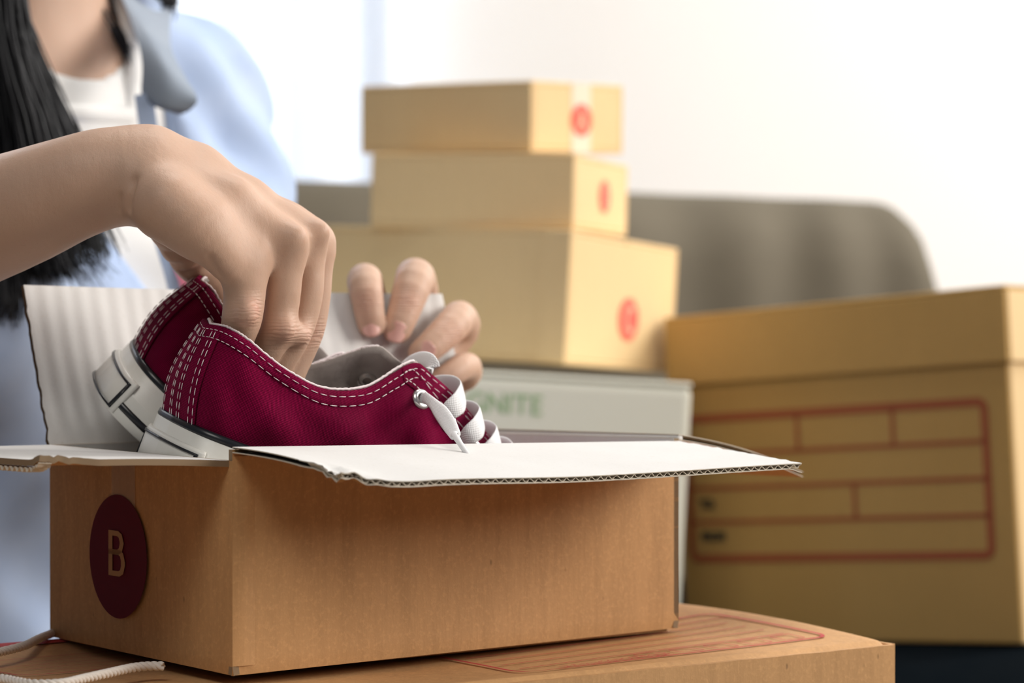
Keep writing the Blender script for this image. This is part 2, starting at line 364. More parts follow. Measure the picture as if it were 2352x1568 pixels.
fr = ((0, 0, 0), (1, 0, 0), (0, 0, 1), (0, -1, 0)); v2, f2 = [], []
def addv(v, f, acc):
    n = len(acc[0]); acc[0].extend(v); acc[1].extend([tuple(i+n for i in q) for q in f])
acc = ([], []); x1 = -.0225; x0 = -w_+.012; z1 = .186; z0 = .068
addv(*strip2(rrect(x0, x1, z0, z1, .006), .0068, True), acc)
for z in (.1555, .127, .0985): addv(*strip2([(x0, z), (x1, z)], .0034), acc)
for x, za, zb in ((-.108, .1555, z1), (-.202, .1555, z1), (-.148, .0985, .127)): addv(*strip2([(x, za), (x, zb)], .0036), acc)
decal('printed_grid', acc[0], acc[1], M['rust_ink'], fr, tr_, .0008)
acc = ([], [])
for z, s_ in ((.114, 'TO:'), (.0865, 'FROM')):
    v, f = txt(s_, .0095, 1, .0008); addv([(a-.300+(.005 if s_ == 'FROM' else 0), b+z) for a, b in v], f, acc)
decal('printed_words', acc[0], acc[1], M['black_ink'], fr, tr_, .0008)

# ------------------------------------------------------------------ table under the front carton
tb = thing('table', 'low dark wooden table under the large printed carton', 'table', (-.15, 1.1, 0))
bevel(mk('table_top', *boxmesh(-.55, .42, -.35, .30, .425, .451), M['wood'], tb), .003)
for x in (-.5, .34):
    for y in (-.31, .23): bevel(mk('leg', *boxmesh(x, x+.04, y, y+.04, 0, .425), M['wood'], tb), .003)

# ------------------------------------------------------------------ carton the open box stands on
ZT = H-.149
c0 = on_plane(2045, 1473, ZT); e1 = Vector((.816, .577, 0)).normalized(); e2 = Vector((-e1.y, e1.x, 0))     # along, away
pc = thing('printed_carton', 'large flat kraft carton with red printed forms, carrying the open box', 'box', (c0.x, c0.y, .451))
LC, DC, HC = .52, .238, ZT-.451
def ctop(u, v):
    a = -LC*(1-u); b = DC*v; z = HC
    bulge = .0050*math.sin(pi*min(1, v*1.0))**.8*math.exp(-((1-u)*LC/.05)**1.5); r = .004
    da = (1-u)*LC; db = min(v, 1-v)*DC; dd = min(da, db)
    ss = lambda x: (lambda q: q*q*(3-2*q))(min(1, max(0, x)))
    z -= .0042*ss((da-.055)/.20)*ss(db/.04)
    z += bulge-(r*(1-min(1, dd/r))**2)*.8 + .00012*nz(a, b, 0, 25)
    x = e1*(a+.006*math.sin(pi*v)*(u == 1))+e2*b; return (x.x, x.y, z)
us = 120
board('top_flap', ctop, .003, us, 60, [M['kraft']]*3, pc)
def cside(o, d, L_, n_=1):
    def fn(u, v):
        p = o+d*(L_*u); wob = .0004*nz(u*10, v*3, 0, 3)
        return (p.x, p.y, HC*(1-v)-.0012+wob)
    return fn
zz = Vector((0, 0, 0))
board('side_panel', cside(-e1*LC, e1, LC), .003, 60, 6, [M['kraft']]*3, pc)
board('side_panel', cside(zz, e2, DC), .003, 30, 6, [M['kraft']]*3, pc)
board('side_panel', cside(e2*DC, -e1, LC), .003, 30, 6, [M['kraft']]*3, pc)
board('side_panel', cside(-e1*LC+e2*DC, -e2, DC), .003, 30, 6, [M['kraft']]*3, pc)
# printed forms: corners measured on the plane of the top
def cl(px, py): p = on_plane(px, py, ZT)-c0; return (p.dot(e1), p.dot(e2))
def top_decal(name, v, f, m, lift=.0007):
    return mk(name, [(lambda q: (q[0], q[1], q[2]+lift))(ctop(1+a/LC, min(.98, b/DC))) for a, b in v], f, m, pc)
fa, fb, fc_ = cl(1882, 1469), cl(1640, 1427), cl(1270, 1535)
x1 = (fa[0]+fb[0])/2; y0 = (fa[1]+fc_[1])/2; y1 = fb[1]; x0 = fc_[0]-.008
def dens(p, n=6):
    q = []
    for i in range(len(p)-1): q += [(p[i][0]+(p[i+1][0]-p[i][0])*k/n, p[i][1]+(p[i+1][1]-p[i][1])*k/n) for k in range(n)]
    return q+[p[-1]]
acc = ([], []); R_ = rrect(x0, x1, y0, y1, .008); addv(*strip2(dens(R_+[R_[0]], 12), .0019), acc)
hgt = y1-y0
for k in range(5):
    yy = y1-hgt*(.17+.155*k); addv(*strip2(dens([(x0+.006, yy), (x1-.012*(k > 0)-.0008, yy)], 40), .0009), acc)
for k in range(5):
    xx = x1-.016-.0205*k; addv(*strip2(rrect(xx-.0085, xx+.0035, y0+.0035, y0+hgt*.17, .0005, 1), .0008, True), acc)
    addv(*strip2([(xx-.0125, y0+hgt*.19), (xx+.0055, y0+hgt*.19)], .0005), acc)
top_decal('printed_form', acc[0], acc[1], M['red_ink'])
v, f = txt('รหัสไปรษณีย์/POSTCODE', .0105, 1.0)
vw = max([a for a, b in v])-min([a for a, b in v]) if v else 1
top_decal('printed_words', [((a/vw)*.062+x0+.050, b+y0+.0065) for a, b in v], f, M['red_ink'])
# second form at the left end
g0 = cl(75, 1526); g1 = cl(25, 1500); xg = cl(60, 1523)[0]
acc = ([], []); yb = cl(150, 1525)[1]; yt = cl(60, 1478)[1]; xr = -LC+.40
xa = xg-.012
addv(*strip2(dens([(xr, yb), (xa+.012, yb), (xa+.004, yb+.004), (xa-.006, yt-.006)], 6), .0011), acc)
for k in range(5): addv(*strip2(dens([(xa+.012-.004*k, yb+(.12+.14*k)*(yt-yb)), (xr, yb+(.12+.14*k)*(yt-yb))], 10), .0005), acc)
top_decal('printed_form', acc[0], acc[1], M['red_ink'])
top_decal('printed_band', *strip2(dens([(xa-.02, yt+.003), (xr, yt+.003)], 20), .010), M['red_ink'])
# ------------------------------------------------------------------ the open box
P0 = Vector((-.1183, 1.0606, 0)); D = Vector((.797, .604, 0)); N = Vector((-.604, .797, 0)); BW, BL = .169, .2495
ZB = ZT+.0008
def rim_z(px, py, P): return ray(px, py, P.y).z
ob = thing('open_box', 'open kraft shipping box with white inside, marked with a dark red B circle', 'box', (P0.x, P0.y, ZB))
OO = Vector((P0.x, P0.y, ZB))
P1 = P0+D*BL; P2 = P0+N*BW; P3 = P1+N*BW
ZF0 = ray(537, 1026, P0.y).z; ZF1 = ray(1556, 1012, P1.y).z
ZL = H-.0567; lift1 = .0022
def wallfn(Pa, Pb, za, zb, la=0, lb=0, bow=0.0):
    d = (Pb-Pa); nn = Vector((d.y, -d.x, 0)).normalized()
    def fn(u, v):
        p = Pa+d*u+nn*(bow*math.sin(pi*u)*v); zt = za+(zb-za)*u; z0_ = ZB+la+(lb-la)*u
        r = .0006*max(0, 1-v/.04)**2
        p = p-nn*r; return (p.x, p.y, z0_+(zt-z0_)*v)
    return fn
KW = [M['kraft'], M['white_board'], M['edge']]
def wall_(fn): return board('side_panel', fn, .003, 60, 24, KW, ob, OO)
wall_(wallfn(P0, P1, ZF0-.0012, ZF1-.001, 0, lift1))
wall_(wallfn(P2, P0, ZL, ZL-.0005, 0, 0, .002))
board('side_panel', wallfn(P1, P3, ZF1+.0012, ZL-.0008, lift1, .001), .003, 60, 24, KW, ob, OO)
wall_(wallfn(P3, P2, ZL, ZL))
bp = [(P0+D*.004+N*.004), (P1-D*.004+N*.004), (P3-D*.004-N*.004), (P2+D*.004-N*.004)]
v = [(p.x, p.y, ZB+z) for z in (.0005, .0035) for p in bp]
mk('bottom_panel', v, [(0, 3, 2, 1), (4, 5, 6, 7), (0, 1, 5, 4), (1, 2, 6, 5), (2, 3, 7, 6), (3, 0, 4, 7)], M['kraft'], ob, origin=OO)
for k0, k1 in ((.014, .083), (.086, .155)):      # outer bottom flaps sag a little below the walls
    bevel(mk('bottom_flap', [tuple(P0+N*b+D*a+Vector((0, 0, ZB+z))) for z in (-.0018, .0003) for a, b in ((.012, k0), (BL-.05, k0), (BL-.05, k1), (.012, k1))], [(0, 3, 2, 1), (4, 5, 6, 7), (0, 1, 5, 4), (1, 2, 6, 5), (2, 3, 7, 6), (3, 0, 4, 7)], M['kraft'], ob, origin=OO), .0005)
# folded corner seam along the near edge
board('corner_crease', lambda u, v: tuple(P0+(D*(.011*u) if u > 0 else zz)-N*(.0008*math.sin(pi*u))+Vector((0, 0, ZB+.004+(ZF0-ZB-.008)*v))), .0006, 6, 20, [M['kraft']]*3, ob, OO)
# near flap: two liners with open fluting between
FW = .0855
OUT = -N
def flap_front(u, v):
    b = P0+D*(BL*u); o = b+OUT*(FW*v)
    zh = ZF0+(ZF1-ZF0)*u
    zo = interp([(0, ray(760, 1086, 1.0).z), (.10, ray(868, 1105, 1.005).z), (.22, ray(990, 1101, 1.02).z), (.5, ray(1300, 1090, 1.075).z), (1, ray(1832, 1062, 1.146).z)], u)[0]
    z = zh+(zo-zh)*v+.0016*math.sin(pi*v)*(1-u)
    c = math.exp(-(u/.06)**2)*max(0, v-.6)/.4
    z += c*.0028*nz(u*30, v*12, 2, 1.3)*1.4; o = o-OUT*(c*.008)+D*(c*.004)
    if u > .97: z += .0006*nz(v*20, u*40, 5, 1)
    e = max(0, v-.97)/.03; o = o+OUT*(e*.0007*nz(u*60, 0, 0, 1))
    return Vector((o.x, o.y, z))
FT = .0026
fl = board('flap', lambda u, v: tuple(flap_front(u, 1-v)), .0004, 150, 24, [M['white_board'], M['paper'], M['paper']], ob, OO)
board('lower_liner', lambda u, v: tuple(flap_front(u, 1-v)-Vector((0, 0, FT-.0004+.002*(max(0, u-.965)/.035)**1.5*(1-v)**2))), .0004, 150, 24, [M['paper'], M['kraft'], M['paper']], fl, OO)
PER = .0047; nw = int(BL/PER)
def flute(u, v):
    q = flap_front(u, 1-v*.30); ph = 2*pi*BL*u/PER
    sq = .5-.5*math.cos(ph+.5*math.sin(u*37)); return tuple(q-Vector((0, 0, .00045+(FT-.0011)*sq))+OUT*(.0006*nz(u*300, 0, 0, 1)-.0004))
board('fluting', flute, .00028, nw*12, 5, [M['paper']]*3, fl, OO)
def flute2(u, v):   # the short side edge shows the same paper lying flat
    q = flap_front(.03*v, 1-u); return tuple(q-Vector((0, 0, .0004+(FT-.0010)*v)))
board('fluting', flute2, .0003, 40, 2, [M['edge_dark']]*3, fl, OO)
mb = MB(); mb.tube([tuple(P1+(P3-P1)*u+D*.0012+Vector((0, 0, ZF1+.0012+(ZL-.0008-ZF1-.0012)*u))) for u in np.linspace(.002, 1, 20)], .0017, 10); mb.build('flap_fold', M['white_board'], ob, True, origin=OO)
# left flap
def flap_left(u, v):
    b = P2+(P0-P2)*(u*.985); o = b-D*(FW*v)
    za = ZL-.0005*u; zo = ray(100, 1059, 1.01).z*u+(ZL+.0003)*(1-u); z = za+(zo-za)*v-.0026
    c = math.exp(-((1-u)/.05)**2)*max(0, v-.72)/.28; z += c*(.0028*nz(u*30, v*24, 7, 2)+.0022); o = o+N*(c*.006)
    z += .0008*math.sin(pi*v)*u
    return (o.x, o.y, z)
f2 = board('flap', lambda u, v: flap_left(u, v), .0027, 60, 44, [M['kraft'], M['white_board'], M['edge']], ob, OO)
# flute ends along the outer edge of the left flap
def flute3(u, v):
    q = Vector(flap_left(u, 1.0-.06*v)); ph = 2*pi*BW*u/PER
    return tuple(q-D*(.0004*(1-v))-Vector((0, 0, .0004+.0019*(.5-.5*math.cos(ph)))))
board('fluting', flute3, .0003, 36*8, 3, [M['paper']]*3, f2, OO)
# right flap, drooping away
def flap_right(u, v):
    b = P1+(P3-P1)*u; o = b+D*(FW*math.cos(.26)*v)
    z0_ = ZF1+.0028+(ZL+.0015-ZF1-.0028)*u; z = z0_-FW*math.sin(.20)*v-.004*v*v
    return (o.x, o.y, z+.0015*math.sin(pi*v))
f3 = board('flap', flap_right, .0004, 40, 20, [M['paper'], M['white_board'], M['paper']], ob, OO)
board('lower_liner', lambda u, v: tuple(Vector(flap_right(u, v))-Vector((0, 0, .0024))), .0004, 40, 20, [M['kraft'], M['paper'], M['paper']], f3, OO)
board('fluting', lambda u, v: tuple(Vector(flap_right(.004+.05*u, v))-Vector((0, 0, .0005+.0016*u))), .0003, 4, 20, [M['edge']]*3, f3, OO)
# back flap, upright and leaning away
LEAN = math.radians(20); BH = .0815
def flap_back(u, v, off=0.0):
    b = P2+(P3-P2)*u; h = BH*(1-.03*u)*v; a = LEAN+.03*math.sin(3*u)
    nf = Vector((-N.x*math.cos(a), -N.y*math.cos(a), math.sin(a)))  # faces the camera
    o = b+N*(h*math.sin(a))+nf*off+nf*(.00022*math.sin(2*pi*u*BL/.0098+1.2*math.sin(v*2.5))*min(1, v*8))
    edge = .0012*nz(v*14, u*3, 0, 1)*(max(0, .04-u)/.04)
    o = o-D*edge; return Vector((o.x, o.y, ZL+h*math.cos(a)))
board('flap', lambda u, v: tuple(flap_back(u, v)), .0027, 240, 30, [M['white_board'], M['kraft'], M['edge_dark']], ob, OO)
# red circle with the B, tape
LD = (P0-P2).normalized()
def lface(px, py):
    # hit on the left face
    o = Vector((0, 0, H)); r = ray(px, py, 1.0)-o; nn = -D; k = (P0-o).dot(nn)/r.dot(nn); return o+r*k
cc = lface(281, 1277); rad = (lface(281, 1135)-lface(281, 1419)).length/2
frB = (cc-OO, LD, Vector((0, 0, 1)), -D)
rx = abs((lface(347, 1277)-lface(215, 1277)).dot(LD))/2
v, f = disc(rad, 64, rx/rad)
pcirc = decal('printed_circle', v, f, M['maroon_ink'], frB, ob, .0024)
# hand-cut looking B from straight strokes
bh = (lface(281, 1217)-lface(281, 1321)).length; bw = abs((lface(300, 1277)-lface(262, 1277)).dot(LD))
def Bout(x0, x1, y0, y1, c): return [(x0, y0), (x1-c, y0), (x1-c*.35, y0+c*.25), (x1, y0+c), (x1, y1-c), (x1-c*.35, y1-c*.25), (x1-c, y1), (x0, y1)]
sx_, sy_ = bw*.24, bh*.115; acc = ([], [])
def ring(out, inn):
    n = len(out); addv(out+inn, [(i, (i+1) % n, n+(i+1) % n, n+i) for i in range(n)], acc)
ym = bh*.03; ring(Bout(-bw/2, bw/2, -bh/2, ym+sy_*.5, bw*.34), Bout(-bw/2+sx_, bw/2-sx_, -bh/2+sy_, ym-sy_*.5, bw*.16))
ring(Bout(-bw/2, bw*.42, ym-sy_*.5, bh/2, bw*.34), Bout(-bw/2+sx_, bw*.42-sx_, ym+sy_*.5, bh/2-sy_, bw*.16))
frB2 = (lface(281, 1270)-OO, LD, Vector((0, 0, 1)), -D)
decal('letter', acc[0], acc[1], M['tan_text'], frB2, pcirc, .0029)
ta, tb_ = lface(266, 1100), lface(320, 1100); tw_ = (tb_-ta).dot(LD)
decal('tape', [(0, -.014), (tw_, -.014), (tw_, .012), (0, .012)], [(0, 1, 2, 3)], M['tape'], (ta-OO, LD, Vector((0, 0, 1)), -D), ob, .0022)

# ------------------------------------------------------------------ cord
def cord_pts():
    a = [(125, 1452), (90, 1466), (60, 1481), (30, 1490), (0, 1497), (-40, 1506), (-110, 1520), (-150, 1537), (-120, 1556), (-60, 1560), (0, 1558), (70, 1570), (140, 1569), (200, 1556), (250, 1545), (300, 1534), (345, 1529), (375, 1529)]
    return [on_plane(x, y, ZT+.0027) for x, y in a]
cp = [Vector(p) for p in spline(cord_pts(), 420)]
mb = MB(); ln = 0; prev = cp[0]; strands = [[], [], []]
for i, p in enumerate(cp):
    ln += (p-prev).length; prev = p; t_ = (cp[min(i+1, 419)]-cp[max(i-1, 0)]).normalized(); up = Vector((0, 0, 1)); sd_ = t_.cross(up)
    for k in range(3):
        th = ln/.0085*2*pi+k*2*pi/3; strands[k].append(p+(up*math.cos(th)+sd_*math.sin(th))*.00108)
rope = thing('twisted_cord', 'white twisted cotton cord lying on the printed carton beside the open box', 'cord', tuple(cp[200]))
for s_ in strands:
    mb = MB(); mb.tube(s_, .00105, 7); mb.build('strand', M['cord'], rope, True, origin=cp[200])

# ------------------------------------------------------------------ shoes
KEY = [(0, 0, 0, -.003, 0, .0455), (1, .002, .0165, .0005, .010, .0470), (2, .010, .0265, .0085, .0180, .0452), (3, .028, .0325, .0255, .0242, .0396),
       (4, .053, .0345, .047, .0275, .0368), (5, .078, .0355, .069, .0258, .0430), (6, .100, .037, .084, .0215, .0545), (6.55, .110, .038, .0905, .0193, .0597), (7, .118, .039, .097, .0172, .0622),
       (7.4, .128, .0395, .106, .0158, .0597), (8, .146, .040, .1245, .0140, .0540), (9, .172, .0405, .1495, .0120, .0430), (10, .195, .039, .168, .009, .0360), (11, .215, .033, .185, .0035, .0325), (12, .230, .019, .198, .001, .030), (13, .236, 0, .200, 0, .029)]
def shoe_key(s):
    a = interp(KEY, abs(s)); sg = 1 if s >= 0 else -1
    return a, sg
class Shoe:
    def __init__(S_, pos, yaw, pitch, bend, roll=0, wr=.0017):
        S_.wr = wr; S_.twist = 0; S_.shift = 0
        S_.pos = Vector(pos); S_.pitch = pitch; S_.bend = bend; S_.f = Vector((math.cos(yaw), math.sin(yaw), 0)); S_.l = Vector((-math.sin(yaw), math.cos(yaw), 0)); S_.roll = roll
        n = 300; S_.tab = []; c = Vector((0, 0)); dt = .26/n; S_.dt = dt
        for i in range(n+1):
            S_.tab.append((c.copy(), S_.ang(i*dt))); a = S_.ang(i*dt); c = c+Vector((math.cos(a), -math.sin(a)))*dt
    def ang(S_, t):
        t0, t1, p1 = S_.bend; k = min(1, max(0, (t-t0)/(t1-t0))); k = k*k*(3-2*k); return S_.pitch+(p1-S_.pitch)*k
    def p(S_, t, y, h):
        if t < 0: c = Vector((math.cos(S_.pitch), -math.sin(S_.pitch)))*t; a = S_.pitch
        else: i = min(299, t/S_.dt); j = int(i); c = S_.tab[j][0].lerp(S_.tab[j+1][0], i-j); a = S_.tab[j][1]+(S_.tab[j+1][1]-S_.tab[j][1])*(i-j)
        k = min(1, max(0, (t-.015)/.065))*S_.twist; k = k*k*(3-2*k); ro = S_.roll*(1-.75*k)
        yy = y*math.cos(ro)-h*math.sin(ro)+S_.shift*k; h = y*math.sin(ro)+h*math.cos(ro)
        q = c+Vector((math.sin(a), math.cos(a)))*h
        return S_.pos+S_.f*q.x+S_.l*yy+Vector((0, 0, q.y))
    def up(S_, s, v, off=0.0):
        """upper surface; s = round the shoe from the heel (sign = side, + is the far side), v = 0 sole line .. 1 rim"""
        a, sg = shoe_key(s); bt, by, rt, ry, rh = a
        win = min(1, max(0, (abs(s)-1.2)/.8))*math.sin(pi*min(1, max(0, v)))
        b = .0050*math.sin(pi*v)*(1-.4*v)+off+S_.wr*win*(math.sin(s*1.7+v*4)+.9*math.sin(s*3.1-v*7+1)+.6*math.sin(s*5+v*9))
        e = .001; s2 = abs(s)+e if abs(s) < 12.9 else abs(s)-e
        a2, _ = shoe_key(s2); dt_, dy_ = (a2[0]-bt), (a2[1]-by)
        if abs(s) >= 12.9: dt_, dy_ = -dt_, -dy_
        L = math.hypot(dt_, dy_)+1e-12; nt_, ny_ = -dy_/L, dt_/L     # outward (y>=0 side)
        t_ = bt+(rt-bt)*v; y_ = by+(ry-by)*v**1.12
        k = min(1, max(0, (abs(s)-9)/2)); h_ = rh*(v*(1-k)+k*math.sin(v*pi/2))
        w1 = 1-.8*v*k
        return (t_+nt_*b*w1, sg*(y_+ny_*b*w1), h_+off*.3*v*(abs(s) > 7))
    def P(S_, s, v, off=0.0): return S_.p(*S_.up(s, v, off))
def build_shoe(sh, label, group, lace=False):
    o = sh.p(0, 0, -.0250); T_ = thing('canvas_shoe', label, 'shoe', tuple(o), group=group)
    def sheet(name, smin, smax, ns, vmin, vmax, nv, off, m, th=0, par=T_, vfn=None, wr=0.0):
        G = []; UV = []; al = 0; last = None
        for i in range(ns+1):
            s = smin+(smax-smin)*i/ns; row = []
            q = sh.P(s, .5, off)
            if last is not None: al += (q-last).length
            last = q
            for j in range(nv+1):
                v0, v1 = (vmin, vmax) if vfn is None else vfn(s); v = v0+(v1-v0)*j/nv
                G.append(sh.P(s, v, off)); UV.append((al, shoe_key(s)[0][4]*v))
        idx = lambda i, j: i*(nv+1)+j
        f = [(idx(i, j), idx(i, j+1), idx(i+1, j+1), idx(i+1, j)) for i in range(ns) for j in range(nv)]
        q = mk(name, G, f, m, par, True, uv=UV, origin=o)
        if th:
            md = q.modifiers.new('thick', 'SOLIDIFY'); md.thickness = th; md.offset = 0
        return q
    up = sheet('upper', -13, 13, 300, 0, 1, 22, 0, M['canvas'], .0009)
    sheet('lining', -13, 13, 260, .02, 1.012, 16, -.0016, M['lining'], .0009)
    # rim binding (folded edge) outside and the fluffy white cut edge
    def vb(s): d = .0062/max(.02, shoe_key(s)[0][4]); return (1-d, 1.0)
    sheet('rim_binding', -9.9, 9.9, 260, 0, 1, 3, .0008, M['canvas'], .0006, vfn=vb)
    mb = MB(); pts = [sh.P(s, 1.012, -.0008)+Vector((rng.normal()*.00012, rng.normal()*.00012, rng.normal()*.00012)) for s in np.linspace(-6.9, 6.9, 260)]
    mb.tube(pts, .00062, 6); mb.build('cut_edge', M['thread'], T_, True, origin=o)
    # heel strip and eyestay, slightly raised
    sheet('heel_strip', -.95, .95, 16, 0, .995, 20, .0013, M['canvas'], .0007)
    def ve(s):
        a = abs(s); k = (a-6.2)/(9.8-6.2); lo = 1-.08-.62*k if a > 6.2 else .9; return (max(.10, lo), 1.0)
    for sg in (-1, 1): sheet('eyestay', sg*6.25, sg*9.9, 46, 0, 1, 8, .0010, M['canvas'], .0006, vfn=ve)
    # stitching
    sb = MB()
    def stitch(fn, L_, st=.0042, gap=.0012, r=.00024):
        n = max(1, int(L_/st))
        for i in range(n):
            a = i/n; b = (i+1)/n-gap/L_
            p = [fn(a+(b-a)*k/3) for k in range(4)]
            sb.tube(p, [r*.5, r, r, r*.5], 4)
    for sg in (-1, 1):
        for dv, lo_ in ((.0022, 0), (.0060, 0)):
            stitch(lambda a: sh.P(sg*(.0+7.0*a), 1-dv/max(.02, shoe_key(7*a)[0][4]), .0016), .135)
        for dv in (.0025, .0062):
            stitch(lambda a: sh.P(sg*(7.02+2.8*a), 1-dv/max(.02, shoe_key(7+2.8*a)[0][4])*(1.0), .0024), .066)
        for w_ in (0, .10):
            stitch(lambda a: (lambda s: sh.P(s*sg, min(.97, max(.06, ve(s)[0]+.035+w_)), .0021))(6.35+3.3*a), .085)
        for s0 in (.20, .34, .74, .90):
            stitch(lambda a: sh.P(sg*s0*(1-.12*a), .03+.93*a, .0023), .044)
    q = sb.build('stitching', M['thread'], T_, True, origin=o); q['kind'] = 'stuff'
    # sole: closed ring following the base outline
    def outl(n=240, off=0.0):
        r = []
        for i in range(n):
            s = -13+26*(i+.5)/n; a, sg = shoe_key(s); e = .001; s2 = abs(s)+e if abs(s) < 12.9 else abs(s)-e; a2 = shoe_key(s2)[0]; d = (a2[0]-a[0], a2[1]-a[1])
            if abs(s) >= 12.9: d = (-d[0], -d[1])
            L = math.hypot(*d)+1e-12; r.append((a[0]-d[1]/L*off, sg*(a[1]+d[0]/L*off), abs(s)))
        return r
    def band(name, prof, m, n=240, smin=-13, smax=13, par=T_):
        """prof = list of (outward offset, height)"""
        G = []; full = smax-smin >= 26
        for i in range(n if full else n+1):
            s = smin+(smax-smin)*((i+.5)/n if full else i/n); a, sg = shoe_key(s); e = .001; s2 = abs(s)+e if abs(s) < 12.9 else abs(s)-e; a2 = shoe_key(s2)[0]; d = (a2[0]-a[0], a2[1]-a[1])
            if abs(s) >= 12.9: d = (-d[0], -d[1])
            L = math.hypot(*d)+1e-12
            if abs(s) < .15: d = (0, 1); L = 1
            for off, h in prof: G.append(sh.p(a[0]-d[1]/L*off, sg*(a[1]+d[0]/L*off), h))
        k = len(prof); N_ = n if full else n+1; f = []
        for i in range(n):
            j = (i+1) % N_
            for q in range(k): f.append((i*k+q, j*k+q, j*k+(q+1) % k, i*k+(q+1) % k))
        if not full: f += [tuple(range(k)), tuple(n*k+q for q in range(k))[::-1]]
        return mk(name, G, f, m, par, True, origin=o)
    sole = band('sole', [(-.004, -.0250), (.0038, -.0250), (.0046, -.0245), (.0046, -.020), (.0040, -.0125), (.0040, -.0115), (.0034, -.0110), (.0034, -.0015), (.0026, -.0004), (-.003, .0002)], M['rubber'])
    ol = outl(120, -.002); c = [sh.p(a, b, -.0255) for a, b, _ in ol]; mk('outsole', c, [tuple(range(len(c)))], M['rubber'], T_, origin=o)
    ol = outl(120, -.002); c = [sh.p(a, b, -.002) for a, b, _ in ol]; mk('insole', c, [tuple(range(len(c)))[::-1]], M['lining'], T_, origin=o)
    band('rim_stripe', [(.0028, -.0013), (.0035, -.0002), (.0032, .0018), (.0018, .0026), (.0008, .0010)], M['black_rubber'], par=sole)
    for sg in (-1, 1):
        a, b = (1.62, 12.5) if sg > 0 else (-12.5, -1.62)
        band('side_stripe', [(.0035, -.0205), (.0050, -.0203), (.0049, -.0172), (.0035, -.0170)], M['black_rubber'], 120, a, b, sole)
    pa = band('heel_patch', [(.0035, -.0247), (.0053, -.0236), (.0054, -.0080), (.0047, -.0066), (.0030, -.0066)], M['rubber'], 40, -1.72, 1.72)
    for z0_, z1_ in ((-.0232, -.0222), (-.0098, -.0087)):
        band('patch_border', [(.0050, z0_), (.0061, z0_), (.0060, z1_), (.0050, z1_)], M['black_rubber'], 30, -1.55, 1.55, pa)
    for sg in (-1, 1):
        a, b = sorted((sg*1.45, sg*1.55)); band('patch_border', [(.0050, -.0232), (.0061, -.0232), (.0060, -.0087), (.0050, -.0087)], M['black_rubber'], 3, a, b, pa)
    # tongue
    def tong(u, v):
        t_ = .108+.085*u; hh = interp([(0, .049), (.3, .046), (1, .032)], u)[0]; y = (v-.5)*2*.021; return tuple(sh.p(t_, y, hh-abs(v-.5)**2*.030))
    board('tongue', tong, .0025, 20, 12, [M['canvas'], M['lining'], M['lining']], T_, o)
    # eyelets
    sh.eye = {}
    for sg in (-1, 1):
        for k in range(5):
            along = .0100+.0180*k; tt, hh = .097+.92*along-.388*.0112*-1*-1, .0622-.388*along-.92*.0112
            best = None
            for s_c in np.linspace(6.6, 11, 60):
                for v_c in np.linspace(.3, .95, 40):
                    q = sh.up(s_c, v_c); e_ = (q[0]-tt)**2+(q[2]-hh)**2
                    if best is None or e_ < best[0]: best = (e_, s_c, v_c)
            s, v = best[1], best[2]
            e = .01; c = sh.P(sg*s, v, .0016); a = (sh.P(sg*(s+e), v, .0016)-c).normalized(); b = (sh.P(sg*s, v+e, .0016)-c); b = (b-a*b.dot(a)).normalized(); nn = a.cross(b)*(-sg)
            if nn.dot(sh.l)*sg < 0: nn = -nn
            sh.eye[(sg, k)] = (c, a, b, nn)
            G = []; f = []; prof = [(.0023, -.0004), (.0024, .0008), (.0034, .0013), (.0046, .0008), (.0050, -.0003)]; n = 28
            for side in ((1,) if sg < 0 else (1,)):
                for i in range(n):
                    th = 2*pi*i/n
                    for r, h in prof: G.append(c+(a*math.cos(th)+b*math.sin(th))*r+nn*h)
                kk = len(prof)
                for i in range(n):
                    j = (i+1) % n
                    for q in range(kk-1): f.append((i*kk+q, j*kk+q, j*kk+q+1, i*kk+q+1))
            ey = mk('eyelet', G, f, M['steel'], T_, True, origin=o)
            # ring on the lining side
            G2 = [p-nn*.0042 if False else c+(p-c)-nn*.0046 for p in G]; mk('washer', G2, f, M['steel'], ey, True, origin=o)
    return T_, o
def ribbon(name, pts, wv, wid, th, parent, origin, n=40):
    C = [Vector(p) for p in spline(pts, n)]; Wv = [Vector(p) for p in spline(wv, n)]; ww = [w[0] for w in spline([(x,) for x in wid], n)] if isinstance(wid, (list, tuple)) else [wid]*n
    G, UV, f = [], [], []; al = 0; K = 10
    for i in range(n):
        if i: al += (C[i]-C[i-1]).length
        t_ = (C[min(i+1, n-1)]-C[max(i-1, 0)]).normalized(); w_ = Wv[i]; w_ = (w_-t_*w_.dot(t_)).normalized(); nn = t_.cross(w_)
        for k in range(K):
            th_ = 2*pi*k/K; cx = math.cos(th_); sy = math.sin(th_); cx = math.copysign(abs(cx)**.7, cx)
            G.append(C[i]+w_*cx*ww[i]/2+nn*sy*th/2); UV.append((al, cx*ww[i]/2))
    for i in range(n-1):
        for k in range(K): f.append((i*K+k, i*K+(k+1) % K, (i+1)*K+(k+1) % K, (i+1)*K+k))
    f += [tuple(range(K))[::-1], tuple((n-1)*K+k for k in range(K))]
    return mk(name, G, f, M['lace'], parent, True, uv=UV, origin=origin)
yaw = math.atan2(D.y, D.x)
b1 = P0+N*.066+D*.011; s1 = Shoe((b1.x, b1.y, ray(398, 968, b1.y).z), yaw, math.radians(17.5), (.15, .22, math.radians(8)), math.radians(12))
b2 = P0+N*.1283+D*.030; b2 = ray(314, 811, b2.y); s2 = Shoe(tuple(b2), .5028, .6969, (.01, .154, .3281), .3751); s2.twist = 1; s2.shift = .017
T1, o1 = build_shoe(s1, 'maroon canvas shoe nearer the camera, with loose white lace and hand inside it', 'pair of maroon canvas shoes')
